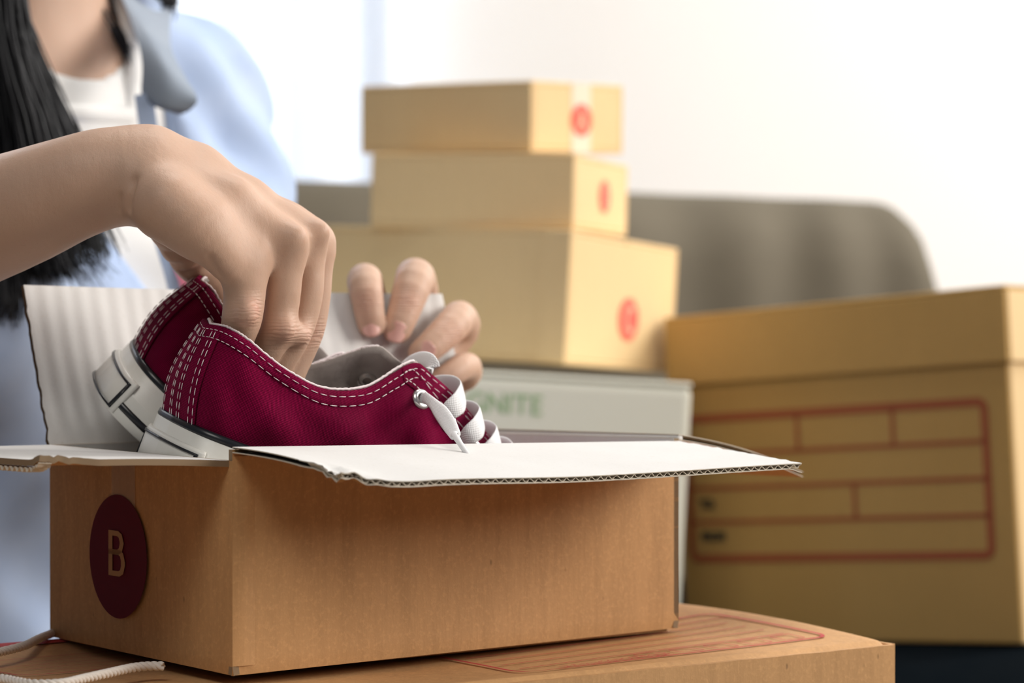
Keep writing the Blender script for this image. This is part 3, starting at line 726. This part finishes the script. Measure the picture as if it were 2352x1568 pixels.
T2, o2 = build_shoe(s2, 'maroon canvas shoe lifted heel-high behind its mate, thumb in its collar', 'pair of maroon canvas shoes')
up = Vector((0, 0, 1))
# laces of the near shoe: slack loops from the far side over the tongue down into the near eyelets
Yn = lambda k: s1.eye[(-1, min(4, k))][0].y
for k, (ox, oy) in enumerate(((0, 0), (43, 58), (82, 103), (118, 140))):
    yn = Yn(k+1)-.004; yf = yn+.045; R_ = lambda x, y, Y: ray(x+ox, y+oy, Y)
    pts = [R_(985, 885, yf+.006), R_(1012, 881, yf), R_(1045, 884, yn+.028), R_(1063, 898, yn+.014), R_(1056, 922, yn+.001), R_(1036, 941, yn-.003), R_(1018, 956, yn+.001), R_(1008, 962, yn+.006)]
    wv = [(.15, 0, -1), (.15, 0, -1), (.2, 0, -1), (.25, 0, -1), (.4, -.1, -1), (.5, -.1, -1), (.6, 0, -1), (.6, 0, -1)]
    ribbon('lace', pts, wv, [.007, .0085, .0092, .0095, .0098, .0090, .0065, .004], .0011, T1, o1, 50)
for k in range(0, 5):
    for sh_, T_, o_ in ((s2, T2, o2),):
        cN, aN, bN, nN = sh_.eye[(-1, k)]; cF, aF, bF, nF = sh_.eye[(1, k)]; mid = (cN+cF)/2
        ribbon('lace', [cF, cF+nF*.003, mid+up*.006, cN+nN*.003, cN], [D]*5, .007, .0011, T_, o_, 20)
# small loop over the top of the tongue
c, a, b, nn = s1.eye[(1, 0)]; yy = c.y
ribbon('lace', [ray(915, 850, 1.200), ray(935, 832, 1.192), ray(962, 824, 1.182), ray(984, 828, 1.174), ray(994, 843, 1.170), ray(986, 858, 1.172)],
       [Vector((.25, .3, .9))]*6, [.005, .0065, .0075, .0075, .007, .006], .0011, T1, o1, 30)
# loose end
c, a, b, nn = s1.eye[(-1, 0)]
Lp = [c-nn*.002, c+nn*.002, ray(976, 913, c.y-.006), ray(994, 926, c.y-.013), ray(1012, 946, c.y-.022), ray(1031, 974, c.y-.034), ray(1047, 1002, 1.108)]
ribbon('lace', Lp, [Vector((.2, 0, 1)), Vector((.2, 0, 1)), Vector((.3, -.1, .9)), Vector((.7, -.1, .6)), Vector((.9, -.2, .5)), Vector((.9, -.2, .45)), Vector((.9, -.2, .4))], [.0035, .0050, .0052, .0050, .0070, .0070, .0050], .0018, T1, o1, 44)
mb = MB(); mb.tube([ray(1043, 996, 1.110), ray(1054, 1014, 1.106), ray(1075, 1046, 1.098)], [.0018, .0014, .0011], 10)
mb.build('aglet', M['lace'], T1, True, origin=o1)

# ------------------------------------------------------------------ signed distance modelling of the body
def smin(a, b, k):
    h = np.clip(.5+.5*(b-a)/k, 0, 1); return b+(a-b)*h-k*h*(1-h)
def smax(a, b, k): return -smin(-a, -b, k)
def cap(X, a, b, ra, rb):
    a = np.array(a, np.float32); b = np.array(b, np.float32); d = b-a; L = float(d@d)+1e-12
    x, y, z = X[0]-a[0], X[1]-a[1], X[2]-a[2]
    t_ = np.clip((x*d[0]+y*d[1]+z*d[2])/L, 0, 1)
    return np.sqrt((x-d[0]*t_)**2+(y-d[1]*t_)**2+(z-d[2]*t_)**2)-(ra+(rb-ra)*t_)
def chain(X, pts, k=.004):
    r = None
    for (a, ra), (b, rb) in zip(pts[:-1], pts[1:]):
        c = cap(X, a, b, ra, rb); r = c if r is None else smin(r, c, k)
    return r
def ell(X, c, ax, R3):
    """ellipsoid with half sizes ax in the frame R3 (rows = axes)"""
    x, y, z = X[0]-c[0], X[1]-c[1], X[2]-c[2]; q = 0
    for r, a in zip(R3, ax): q = q+((x*r[0]+y*r[1]+z*r[2])/a)**2
    q = np.sqrt(q); return (q-1)*min(ax)*np.where(q < 1, 1.0, 1.0)
def dense(ch, n=5):
    k = [(i,)+tuple(p)+(r,) for i, (p, r) in enumerate(ch)]; return [(tuple(q[:3]), float(q[3])) for q in (interp(k, x) for x in np.linspace(0, len(ch)-1, (len(ch)-1)*n+1))]
def nets(fn, lo, hi, h):
    ax = [np.arange(lo[i], hi[i]+h, h, dtype=np.float32) for i in range(3)]; n = [len(a) for a in ax]
    X = np.meshgrid(*ax, indexing='ij', sparse=True); Fv = fn(X).astype(np.float32)
    I = Fv < 0
    s = I[:-1, :-1, :-1].astype(np.int8)
    cnt = np.zeros_like(s)
    for dx in (0, 1):
        for dy in (0, 1):
            for dz in (0, 1): cnt += I[dx:n[0]-1+dx, dy:n[1]-1+dy, dz:n[2]-1+dz]
    act = (cnt > 0) & (cnt < 8); ci = np.argwhere(act); idm = -np.ones(act.shape, np.int64); idm[act] = np.arange(len(ci))
    acc = np.zeros((len(ci), 3)); num = np.zeros(len(ci))
    cor = [(0, 0, 0), (1, 0, 0), (0, 1, 0), (1, 1, 0), (0, 0, 1), (1, 0, 1), (0, 1, 1), (1, 1, 1)]
    val = [Fv[ci[:, 0]+c[0], ci[:, 1]+c[1], ci[:, 2]+c[2]] for c in cor]
    for i in range(8):
        for j in range(i+1, 8):
            df = np.array(cor[j])-np.array(cor[i])
            if np.abs(df).sum() != 1: continue
            m = (val[i] < 0) != (val[j] < 0); t_ = val[i][m]/(val[i][m]-val[j][m]+1e-20)
            acc[m] += np.array(cor[i])+df*t_[:, None]; num[m] += 1
    vt = (ci+acc/num[:, None])*h+np.array(lo)
    fs = []
    for a in range(3):
        b, c = (a+1) % 3, (a+2) % 3
        sl0 = [slice(None)]*3; sl1 = [slice(None)]*3; sl0[a] = slice(0, -1); sl1[a] = slice(1, None)
        A, B = I[tuple(sl0)], I[tuple(sl1)]; e = np.argwhere(A != B)
        e = e[(e[:, b] > 0) & (e[:, c] > 0) & (e[:, b] < n[b]-1) & (e[:, c] < n[c]-1)]
        ins = A[e[:, 0], e[:, 1], e[:, 2]]
        q = []
        for ob_, oc in ((-1, -1), (0, -1), (0, 0), (-1, 0)):
            k = e.copy(); k[:, b] += ob_; k[:, c] += oc; q.append(idm[k[:, 0], k[:, 1], k[:, 2]])
        q = np.stack(q, 1); q[~ins] = q[~ins][:, ::-1]; fs.append(q)
    f = np.concatenate(fs); f = f[(f >= 0).all(1)]
    return vt, f
def fast_mesh(name, parts, mats, parent, attr=None, origin=(0, 0, 0), mi=None):
    V_ = np.concatenate([p[0] for p in parts]); off = 0; Fs = []
    for v, f in parts: Fs.append(f+off); off += len(v)
    Fq = np.concatenate(Fs); m = bpy.data.meshes.new(name)
    m.vertices.add(len(V_)); m.vertices.foreach_set('co', (V_-np.array(origin)).astype(np.float32).ravel())
    m.loops.add(len(Fq)*4); m.loops.foreach_set('vertex_index', Fq.astype(np.int32).ravel())
    m.polygons.add(len(Fq)); m.polygons.foreach_set('loop_start', np.arange(len(Fq), dtype=np.int32)*4); m.polygons.foreach_set('loop_total', np.full(len(Fq), 4, np.int32))
    m.polygons.foreach_set('use_smooth', np.ones(len(Fq), bool))
    for x in mats: m.materials.append(x)
    m.update(calc_edges=True); m.validate()
    if attr is not None:
        a = m.attributes.new('knuckle', 'FLOAT', 'POINT'); a.data.foreach_set('value', attr(V_).astype(np.float32))
    o = bpy.data.objects.new(name, m); COL.objects.link(o); o.parent = parent; return o
def Q(px, py, Y, rp): return (tuple(ray(px, py, Y)), rp/F*Y)

person = thing('person', 'woman in an open light denim shirt and white T-shirt reaching into the box', 'person', (-.30, 1.62, 0))
PO = (-.30, 1.62, 0)
# --- right hand and forearm
WR = Q(250, 406, 1.132, 112)
fing = [
 [Q(520, 560, 1.124, 46), Q(566, 595, 1.126, 46), Q(564, 655, 1.122, 48), Q(557, 722, 1.123, 47), Q(548, 760, 1.127, 43), Q(530, 810, 1.134, 39), Q(520, 835, 1.138, 36)],
 [Q(600, 530, 1.137, 40), Q(653, 564, 1.138, 40), Q(653, 640, 1.136, 41), Q(645, 716, 1.138, 40), Q(630, 770, 1.139, 40), Q(595, 832, 1.142, 36), Q(578, 868, 1.144, 33)],
 [Q(655, 525, 1.152, 40), Q(701, 556, 1.153, 39), Q(706, 640, 1.152, 39), Q(698, 706, 1.152, 38), Q(676, 770, 1.152, 38), Q(632, 848, 1.152, 35), Q(612, 885, 1.152, 32)],
 [Q(680, 530, 1.168, 36), Q(724, 563, 1.168, 38), Q(728, 640, 1.167, 35), Q(721, 706, 1.166, 35), Q(709, 762, 1.165, 35), Q(684, 825, 1.163, 33), Q(664, 875, 1.160, 30)]]
mc = [
 [Q(352, 446, 1.120, 78), Q(470, 520, 1.114, 66), Q(560, 586, 1.122, 49)],
 [Q(350, 420, 1.127, 84), Q(520, 478, 1.129, 68), Q(652, 562, 1.134, 46)],
 [Q(352, 398, 1.137, 88), Q(440, 418, 1.142, 78), Q(560, 474, 1.147, 62), Q(650, 526, 1.150, 48), Q(695, 548, 1.151, 43)],
 [Q(350, 390, 1.146, 86), Q(440, 414, 1.154, 78), Q(560, 474, 1.162, 62), Q(650, 517, 1.166, 49), Q(716, 552, 1.168, 42)]]
thumb = [Q(396, 474, 1.168, 78), Q(421, 556, 1.183, 53), Q(455, 598, 1.195, 53), Q(486, 628, 1.205, 46), Q(520, 690, 1.212, 38), Q(532, 720, 1.212, 34)]
arm = [Q(-900, 805, 1.255, 190), Q(-420, 640, 1.20, 168), Q(0, 496, 1.147, 135), Q(150, 438, 1.134, 119), WR, Q(330, 396, 1.134, 98)]
bumps = [(Q(680, 543, 1.127, 11), .012), (Q(738, 530, 1.144, 10), .012), (Q(568, 722, 1.1105, 20), .009), (Q(656, 757, 1.1295, 18), .009), (Q(690, 770, 1.142, 16), .009)]
hypo = [Q(386, 474, 1.108, 77), Q(442, 520, 1.105, 64), Q(492, 566, 1.107, 46), Q(522, 602, 1.112, 40)]
creases = [[(308, 415), (301, 445), (297, 480), (298, 525)], [(276, 450), (273, 485), (279, 530)], [(480, 590), (494, 616), (512, 640)], [(240, 475), (237, 505), (244, 545)]]
def right_hand(X):
    a = chain(X, dense(arm, 4), .00002)
    palm = None
    for c in mc: q = chain(X, c, .005); palm = q if palm is None else smin(palm, q, .007)
    palm = smin(palm, chain(X, dense(thumb, 2), .0004), .005)
    body = smin(a, palm, .010); body = smin(body, chain(X, dense(hypo, 3), .0001), .008); out = body
    for c in fing:
        q = smin(chain(X, dense(c, 3), .0001), body, .010); out = smin(out, q, .0012)
    for (c, r), k in bumps: out = smin(out, cap(X, c, c, r, r), k)
    # grooves: project each crease onto the surface by following its line of sight
    return out
def groove(X, d):
    for cr in creases:
        pts = []
        for (x, y) in cr:
            lo_, hi_ = 1.02, 1.18; n = 200; ys = np.linspace(lo_, hi_, n); R3 = np.array([ray(x, y, yy) for yy in ys], np.float32)
            v = right_hand([R3[:, 0], R3[:, 1], R3[:, 2]]); i = np.argmax(v < 0) if (v < 0).any() else -1
            if i > 0: pts.append((tuple(R3[i]), .0010 if cr[0][0] == 308 else .0006))
        if len(pts) > 1: d = smax(d, -chain(X, dense(pts, 3) if len(pts) > 2 else pts, .001), .0036 if cr[0][0] == 308 else .0028)
    # drapery-like creases on the shaded ball of the thumb
    for y0, y1 in ((583, 580), (606, 600), (628, 618)):
        pts = [(tuple(ray(x, y0+(y1-y0)*(x-385)/110+4*math.sin((x-385)/20), 1.165)), .0011) for x in (388, 420, 460, 500)]
        pts2 = []
        for p, r in pts:
            pp = Vector(p); dr_ = (pp-Vector((0, 0, H))).normalized(); best = None
            for q in np.linspace(-.02, .05, 141):
                z = pp+dr_*q
                if float(right_hand([np.array([z.x]), np.array([z.y]), np.array([z.z])])[0]) < 0: best = z; break
            if best is not None: pts2.append((tuple(best), .0013))
        if len(pts2) > 1: d = smax(d, -chain(X, pts2, .001), .003)
    return d
cache = {}
def rh(X): return groove(X, right_hand(X))
HS = .00105
rv, rf = nets(rh, (-.262, 1.065, H-.078), (-.068, 1.25, H+.115), HS)
def relax(V_, Fq, wgt, n):
    """a few rounds of averaging with the neighbours, weighted per point"""
    E_ = np.concatenate([Fq[:, [0, 1]], Fq[:, [1, 2]], Fq[:, [2, 3]], Fq[:, [3, 0]]]); E_ = np.concatenate([E_, E_[:, ::-1]])
    cnt = np.bincount(E_[:, 0], minlength=len(V_))[:, None]+1e-9
    for _ in range(n):
        A = np.stack([np.bincount(E_[:, 0], weights=V_[E_[:, 1], k], minlength=len(V_)) for k in range(3)], 1)/cnt
        V_ = V_+(A-V_)*wgt[:, None]
    return V_
ax_ = ray(285, 420, 1.12).x
rv = relax(rv, rf, np.clip((ax_-rv[:, 0])/.006, 0, 1)*.7, 40); rv = relax(rv, rf, np.full(len(rv), .4), 2)
# --- left hand over the far flap
def flapY(px, py):
    o = Vector((0, 0, H)); r = ray(px, py, 1.0)-o; a = flap_back(.3, .1); b = flap_back(.9, .1); c = flap_back(.6, .9); nn = (b-a).cross(c-a); k = (a-o).dot(nn)/r.dot(nn); return r.y*k
def G_(px, py, off, rp): Y = flapY(px, py)+off; return Q(px, py, Y, rp)
lf = [
 [G_(880, 800, .042, 44), G_(848, 690, .034, 42), G_(838, 645, .014, 41), G_(840, 664, -.011, 39), G_(848, 715, -.012, 35), G_(853, 742, -.0095, 33)],
 [G_(950, 790, .044, 48), G_(962, 690, .034, 46), G_(955, 638, .010, 45), G_(948, 655, -.013, 44), G_(925, 722, -.014, 37), G_(912, 755, -.011, 34)],
 [G_(990, 830, .044, 46), G_(1058, 760, .030, 42), G_(1056, 728, .004, 38), G_(1042, 745, -.014, 40), G_(1000, 785, -.016, 36), G_(970, 812, -.013, 33)],
 [G_(1000, 880, .040, 42), G_(1066, 862, .026, 36), G_(1074, 842, .000, 32), G_(1060, 843, -.012, 32), G_(1040, 856, -.014, 30), G_(1020, 868, -.012, 28)]]
lpalm = [[G_(880, 800, .046, 60), G_(850, 930, .050, 90)], [G_(950, 800, .048, 60), G_(880, 930, .052, 90)], [G_(990, 840, .046, 56), G_(900, 940, .050, 80)], [G_(1000, 880, .042, 46), G_(900, 950, .048, 70)]]
larm = [Q(880, 930, 1.40, 85), Q(760, 970, 1.44, 105), Q(560, 870, 1.64, 150)]
lth = [G_(850, 900, .050, 60), G_(800, 840, .035, 46), G_(775, 780, .020, 42), G_(770, 730, .016, 36)]
def left_hand(X):
    b = chain(X, larm, .01)
    for c in lpalm: b = smin(b, chain(X, c), .012)
    b = smin(b, chain(X, lth, .004), .008); out = b
    for c in lf: out = smin(out, smin(chain(X, dense(c, 3), .0001), b, .006), .0012)
    return out
lv, lff = nets(left_hand, (-.112, 1.285, H-.062), (-.008, 1.455, H+.05), .0013)
# --- torso, neck, head, upper arms (coarser)
NOT = ray(160, 135, 1.60)                                  # pit of the neck
LAT = Vector((.60, .80, 0)); FRO = Vector((.80, -.60, 0)); UP = Vector((0, 0, 1))
def bp_(l, f, z): return NOT+LAT*l+FRO*f+UP*z
R3 = [tuple(LAT), tuple(FRO), (0, 0, 1)]
shL = ray(468, 212, 1.745); elL = ray(548, 850, 1.645); shR = bp_(-.150, -.055, -.02); elR = Vector(arm[0][0])
def trunk(X):
    c = bp_(0, -.075, -.13); d = ell(X, c, (.150, .092, .20), R3)
    c = bp_(0, -.075, -.33); d = smin(d, ell(X, c, (.135, .10, .20), R3), .06)
    c = bp_(0, -.08, -.50); d = smin(d, ell(X, c, (.17, .12, .15), R3), .06)
    d = smin(d, cap(X, bp_(-.13, -.055, -.03), bp_(.13, -.055, -.03), .05, .05), .05)
    d = smin(d, cap(X, bp_(-.07, .0, -.16), bp_(-.07, .005, -.17), .055, .055), .04)
    d = smin(d, cap(X, bp_(.07, .0, -.16), bp_(.07, .005, -.17), .055, .055), .04)
    return d
def neck(X):
    d = cap(X, bp_(0, -.06, -.03), bp_(-.005, -.035, .13), .056, .050)
    d = smin(d, cap(X, bp_(.02, -.018, -.002), bp_(.11, -.045, .02), .012, .012), .02)     # collar bones
    d = smin(d, cap(X, bp_(-.02, -.018, -.002), bp_(-.11, -.045, .02), .012, .012), .02)
    d = smin(d, cap(X, bp_(.012, -.010, .0), bp_(.05, -.05, .12), .010, .011), .014)
    d = smin(d, cap(X, bp_(-.012, -.010, .0), bp_(-.05, -.05, .12), .010, .011), .014)
    return d
HC_ = bp_(0, -.01, .225)
def head(X):
    d = ell(X, HC_, (.073, .088, .105), R3)
    d = smin(d, ell(X, HC_+FRO*.035-UP*.055, (.050, .045, .050), R3), .03)
    d = smin(d, cap(X, HC_+FRO*.086-UP*.002, HC_+FRO*.104-UP*.030, .007, .011), .012)
    d = smin(d, cap(X, HC_+FRO*.082-UP*.058-LAT*.016, HC_+FRO*.082-UP*.058+LAT*.016, .006, .006), .006)
    for s_ in (-1, 1):
        d = smin(d, ell(X, HC_+LAT*(.074*s_)-FRO*.005-UP*.01, (.010, .018, .030), R3), .006)
        d = smax(d, -ell(X, HC_+LAT*(.031*s_)+FRO*.093+UP*.004, (.016, .010, .010), R3), .012)
        d = smin(d, cap(X, HC_+LAT*(.031*s_)+FRO*.072, HC_+LAT*(.031*s_)+FRO*.072, .0125, .0125), .002)
    return d
def body(X):
    t_ = trunk(X); d = smin(t_, neck(X), .03); d = smin(d, head(X), .02)
    d = smin(d, chain(X, [(shL, .036), (elL, .036), (Vector(larm[1][0]), .0265), (Vector(larm[0][0]), .021)], .02), .03)
    d = smin(d, chain(X, [(shR, .045), (elR, .038), (Vector(arm[1][0]), .034), (Vector(arm[2][0]), .0268)], .02), .03)
    return d
bv, bf = nets(lambda X: body(X)+.0006, (-.62, 1.10, .18), (-.02, 1.86, 1.24), .0065)
def kn(V_):
    r = np.zeros(len(V_))
    for (x, y, Y, s_) in ((840, 690, 1.32, 22), (940, 690, 1.33, 22), (1030, 765, 1.34, 22), (578, 722, 1.112, 24), (592, 705, 1.112, 14), (657, 765, 1.13, 24), (700, 772, 1.143, 22), (738, 770, 1.158, 22)):
        p = np.array(ray(x, y, Y)); d = ((V_-p)**2).sum(1); r += .6*np.exp(-d/(2*(s_/F*Y)**2))
    return np.clip(r, 0, 1)
bd = fast_mesh('body', [(bv, bf), (rv, rf), (lv, lff)], [M['skin']], person, kn, PO)
# face details
M['eye_white'] = mat('eye_white', (.80, .78, .76), .2, .5); M['iris'] = mat('dark_brown_iris', (.03, .015, .01), .15, .5); M['lips'] = mat('lips', (.50, .17, .15), .4, .4)
def ball(name, c, ax3, m, par, n=14):
    G = [Vector(c)+LAT*(ax3[0]*math.sin(pi*i/n)*math.cos(2*pi*j/n))+FRO*(ax3[1]*math.sin(pi*i/n)*math.sin(2*pi*j/n))+UP*(ax3[2]*math.cos(pi*i/n)) for i in range(n+1) for j in range(n)]
    return mk(name, G, [(i*n+j, (i+1)*n+j, (i+1)*n+(j+1) % n, i*n+(j+1) % n) for i in range(n) for j in range(n)], m, par, True, origin=PO)
for s_ in (-1, 1):
    e_ = ball('eye', HC_+LAT*(.031*s_)+FRO*.0735, (.0128, .0128, .0075), M['eye_white'], bd); ball('iris', HC_+LAT*(.031*s_)+FRO*.0820, (.0052, .0048, .0052), M['iris'], bd)
    ball('eyebrow', HC_+LAT*(.032*s_)+FRO*.0795+UP*.021, (.0150, .006, .0025), M['hair'], bd)
ball('lips', HC_+FRO*.0865-UP*.058, (.0190, .007, .0060), M['lips'], bd)
# nails
def nail(c, ax, wdt, ln_, nrm):
    c = Vector(c); ax = Vector(ax).normalized(); nrm = Vector(nrm); nrm = (nrm-ax*nrm.dot(ax)).normalized(); sd_ = ax.cross(nrm); G = []; n, m_ = 12, 10
    for i in range(n+1):
        for j in range(m_+1):
            a = -1+2*i/n; b = -1+2*j/m_; wq = math.sqrt(max(0, 1-abs(b)**3.0*.9)); x = a*wq
            G.append(c+sd_*(x*wdt)+ax*(b*ln_)+nrm*(-.55*x*x*wdt))
    f = [(i*(m_+1)+j, (i+1)*(m_+1)+j, (i+1)*(m_+1)+j+1, i*(m_+1)+j+1) for i in range(n) for j in range(m_)]
    q = mk('fingernail', G, f, M['nail'], bd, True, origin=PO); md = q.modifiers.new('t', 'SOLIDIFY'); md.thickness = .0006; md.offset = 0
for i, (px, py, px0, py0) in enumerate(((853, 748, 848, 700), (911, 762, 925, 718), (976, 806, 1003, 782))):
    tip = ray(px, py, 1.3); base = ray(px0, py0, 1.3); ax = (tip-base)
    o_ = Vector((0, 0, H)); dr_ = (ray(px, py, 1.0)-o_); hit = None
    for k in np.linspace(1.25, 1.42, 700):
        z = o_+dr_*k
        if float(left_hand([np.array([z.x]), np.array([z.y]), np.array([z.z])])[0]) < 0: hit = z; break
    if hit is not None: nail(hit-dr_.normalized()*.0002, ax, .0047, .0056, -dr_+UP*.15)
# --- T-shirt
def tee(X):
    d = trunk(X)-.006
    zc = X[2]-NOT.z
    # folds
    d = d+.0015*np.sin((X[2]*90+X[0]*30))
    hole = cap(X, bp_(-.004, -.042, .029), bp_(0, -.040, .16), .070, .080)
    return smax(d, -hole, .004)
v_, f_ = nets(tee, (-.50, 1.36, .30), (-.08, 1.86, .92), .005)
fast_mesh('t_shirt', [(v_, f_)], [M['tee']], person, None, PO)
mb = MB(); ringp = []
for k in range(60):
    th = 2*pi*k/60; dirv = LAT*math.cos(th)+FRO*math.sin(th)
    # march outward-in and down to the collar edge
    base = bp_(-.002, -.042, 0)+dirv*.071; hit = None
    for z in np.linspace(.10, -.08, 120):
        p = base+UP*z
        if float(trunk([np.array([p.x]), np.array([p.y]), np.array([p.z])])[0]) < .0065: hit = p; break
    if hit is not None: ringp.append(hit)
if len(ringp) > 10: mb.tube(ringp+[ringp[0]], .0062, 10, cap=False); mb.build('neckband', M['tee'], person, True, origin=PO)
# --- open shirt
def shirt(X):
    l = (X[0]-NOT.x)*LAT.x+(X[1]-NOT.y)*LAT.y; f = (X[0]-NOT.x)*FRO.x+(X[1]-NOT.y)*FRO.y; z = X[2]-NOT.z
    d = trunk(X)-.017
    sl = smin(chain(X, [(shL, .043), (shL.lerp(elL, .5), .046), (elL, .048), (elL.lerp(Vector(larm[1][0]), .35), .046)], .02), chain(X, [(shR, .060), (shR.lerp(elR, .55), .056), (elR, .050)], .02), .01)
    d = smin(d, sl, .018)
    d = d+.0045*np.sin(l*85+z*36+1.4*np.sin(z*24+1))*.8+.0035*np.sin(z*46-l*64+np.sin(l*33))
    wr = .070+.14*np.clip(-z-.05, 0, .6); wl = -.045+.42*np.clip(-z, 0, .22)
    op = np.maximum(np.maximum(l-wr, wl-l), -(f+.09))
    op = smax(op, z-.2, .01)
    hole = cap(X, bp_(0, -.05, .04), bp_(0, -.045, .16), .080, .088)
    d = smax(d, -op, .005); d = smax(d, -hole, .004)
    return d
v_, f_ = nets(shirt, (-.60, 1.12, .22), (-.04, 1.88, .96), .0055)
fast_mesh('denim_shirt', [(v_, f_)], [M['shirt']], person, None, PO)
# collar leaf on her left, standing and folded outward
ca = [[ray(262, -60, 1.66), ray(300, -30, 1.69), ray(395, 20, 1.69)], [ray(290, 20, 1.62), ray(335, 60, 1.60), ray(392, 105, 1.60)], [ray(316, 90, 1.575), ray(372, 130, 1.555), ray(425, 175, 1.555)],
      [ray(326, 150, 1.555), ray(385, 190, 1.535), ray(452, 222, 1.530)], [ray(324, 205, 1.55), ray(372, 240, 1.53), ray(440, 250, 1.528)], [ray(328, 232, 1.552), ray(368, 250, 1.535), ray(412, 264, 1.532)]]
def collar(u, v):
    rows = [interp([(k/2,)+tuple(r[k]) for k in range(3)], v) for r in ca]; return tuple(interp([(i/5,)+tuple(r) for i, r in enumerate(rows)], u))
board('collar', collar, .0022, 30, 14, [M['shirt_inner'], M['shirt'], M['shirt_inner']], person, PO)
# placket with pink selvedge on her left front
def strip3(name, pts, wvec, wd_, m):
    C = spline([tuple(p) for p in pts], 30); q = []
    board(name, lambda u, v: tuple(Vector(C[min(29, int(u*29+.5))])+Vector(wvec)*(wd_*(v-.5))), .0015, 29, 2, [m]*3, person, PO)
strip3('placket', [ray(330, 215, 1.545), ray(345, 330, 1.535), ray(365, 500, 1.52), ray(402, 640, 1.51), ray(430, 760, 1.51)], (.8, .1, .15), .014, M['shirt'])
strip3('selvedge', [ray(395, 560, 1.515), ray(410, 610, 1.511), ray(425, 650, 1.508), ray(445, 740, 1.508)], (.9, .1, .1), .007, M['pink'])
# trousers, kneeling
def legs(X):
    d = None
    for s_ in (-1, 1):
        hp = bp_(.075*s_, -.08, -.52); kn_ = bp_(.10*s_, .16, -.80); an = bp_(.09*s_, -.22, -.82)
        q = chain(X, [(hp, .095), (kn_, .062), (bp_(.10*s_, -.02, -.82), .055), (an, .042)], .02); d = q if d is None else smin(d, q, .02)
    return smin(d, ell(X, bp_(0, -.08, -.52), (.175, .13, .12), R3), .03)
v_, f_ = nets(legs, (-.62, 1.25, .0), (.0, 2.0, .55), .011)
fast_mesh('trousers', [(v_, f_)], [M['jeans']], person, None, PO)
# --- hair: locks as many thin strands, the near-side ones falling in front of her right shoulder
hb = MB()
def strand(pts, r=.0006, seg=16):
    q = spline([tuple(p) for p in pts], seg); rr = [r*(1-.75*(i/(seg-1))**3) for i in range(seg)]; hb.tube(q, rr, 3, cap=False)
def jit(a): return rng.normal()*a
def lock(path, spread, n, r=.0007, curl=6):
    """path = [(px,py,Y)...]; spread per key in px"""
    for _ in range(n):
        a, b, c = jit(1), jit(1), jit(1); ph = rng.random()*6; end = 1-.25*rng.random()**2
        P_ = []
        for i, (x, y, Y) in enumerate(path):
            s_ = spread[i]; P_.append(ray(x+a*s_+curl*math.sin(ph+i*1.3), y+(c*14 if i == len(path)-1 else 0)-(1-end)*150*(i == len(path)-1), Y+b*.012))
        strand(P_, r*(.7+.6*rng.random()))
lock([(60, -420, 1.60), (10, -200, 1.555), (5, 0, 1.52), (30, 150, 1.50), (70, 300, 1.49), (90, 450, 1.485), (90, 570, 1.485), (110, 640, 1.48)], [14, 18, 16, 20, 30, 34, 44, 56], 750, .00075)
lock([(90, -420, 1.60), (50, -200, 1.555), (42, 0, 1.525), (80, 130, 1.515), (125, 240, 1.505), (168, 350, 1.495), (190, 480, 1.49), (225, 590, 1.485)], [8, 8, 7, 8, 10, 12, 22, 26], 260, .0007)
lock([(-20, -420, 1.60), (-60, -200, 1.56), (-50, 0, 1.52), (-20, 200, 1.50), (-10, 400, 1.49), (0, 560, 1.485), (10, 690, 1.48), (5, 740, 1.48)], [20, 24, 30, 34, 34, 30, 24, 26], 420, .00075)
lock([(200, -420, 1.70), (215, -160, 1.68), (225, -20, 1.665), (245, 40, 1.655), (280, 100, 1.645), (300, 150, 1.64)], [10, 10, 10, 8, 6, 5], 260, .0007)
lock([(240, -420, 1.74), (270, -160, 1.74), (290, -20, 1.73), (320, 20, 1.72), (335, 60, 1.71)], [24, 24, 24, 18, 14], 420, .0008)
lock([(280, -420, 1.72), (330, -160, 1.71), (365, -30, 1.70), (385, 5, 1.70), (378, 30, 1.70)], [16, 16, 12, 9, 7], 160, .0008)
q = hb.build('hair', M['hair'], person, True, origin=PO); q['kind'] = 'stuff'
def scalp(X):
    d = ell(X, HC_-FRO*.018+UP*.012, (.086, .098, .112), R3); f = (X[0]-HC_.x)*FRO.x+(X[1]-HC_.y)*FRO.y; z = X[2]-HC_.z
    d = smax(d, -ell(X, HC_+FRO*.10-UP*.035, (.066, .075, .095), R3), .01)
    return smin(d, cap(X, HC_-FRO*.06-UP*.03, HC_-FRO*.075-UP*.30, .062, .05), .03)
v_, f_ = nets(scalp, (-.42, 1.45, .80), (-.12, 1.82, 1.26), .006)
fast_mesh('hair_cap', [(v_, f_)], [M['hair']], person, None, PO)
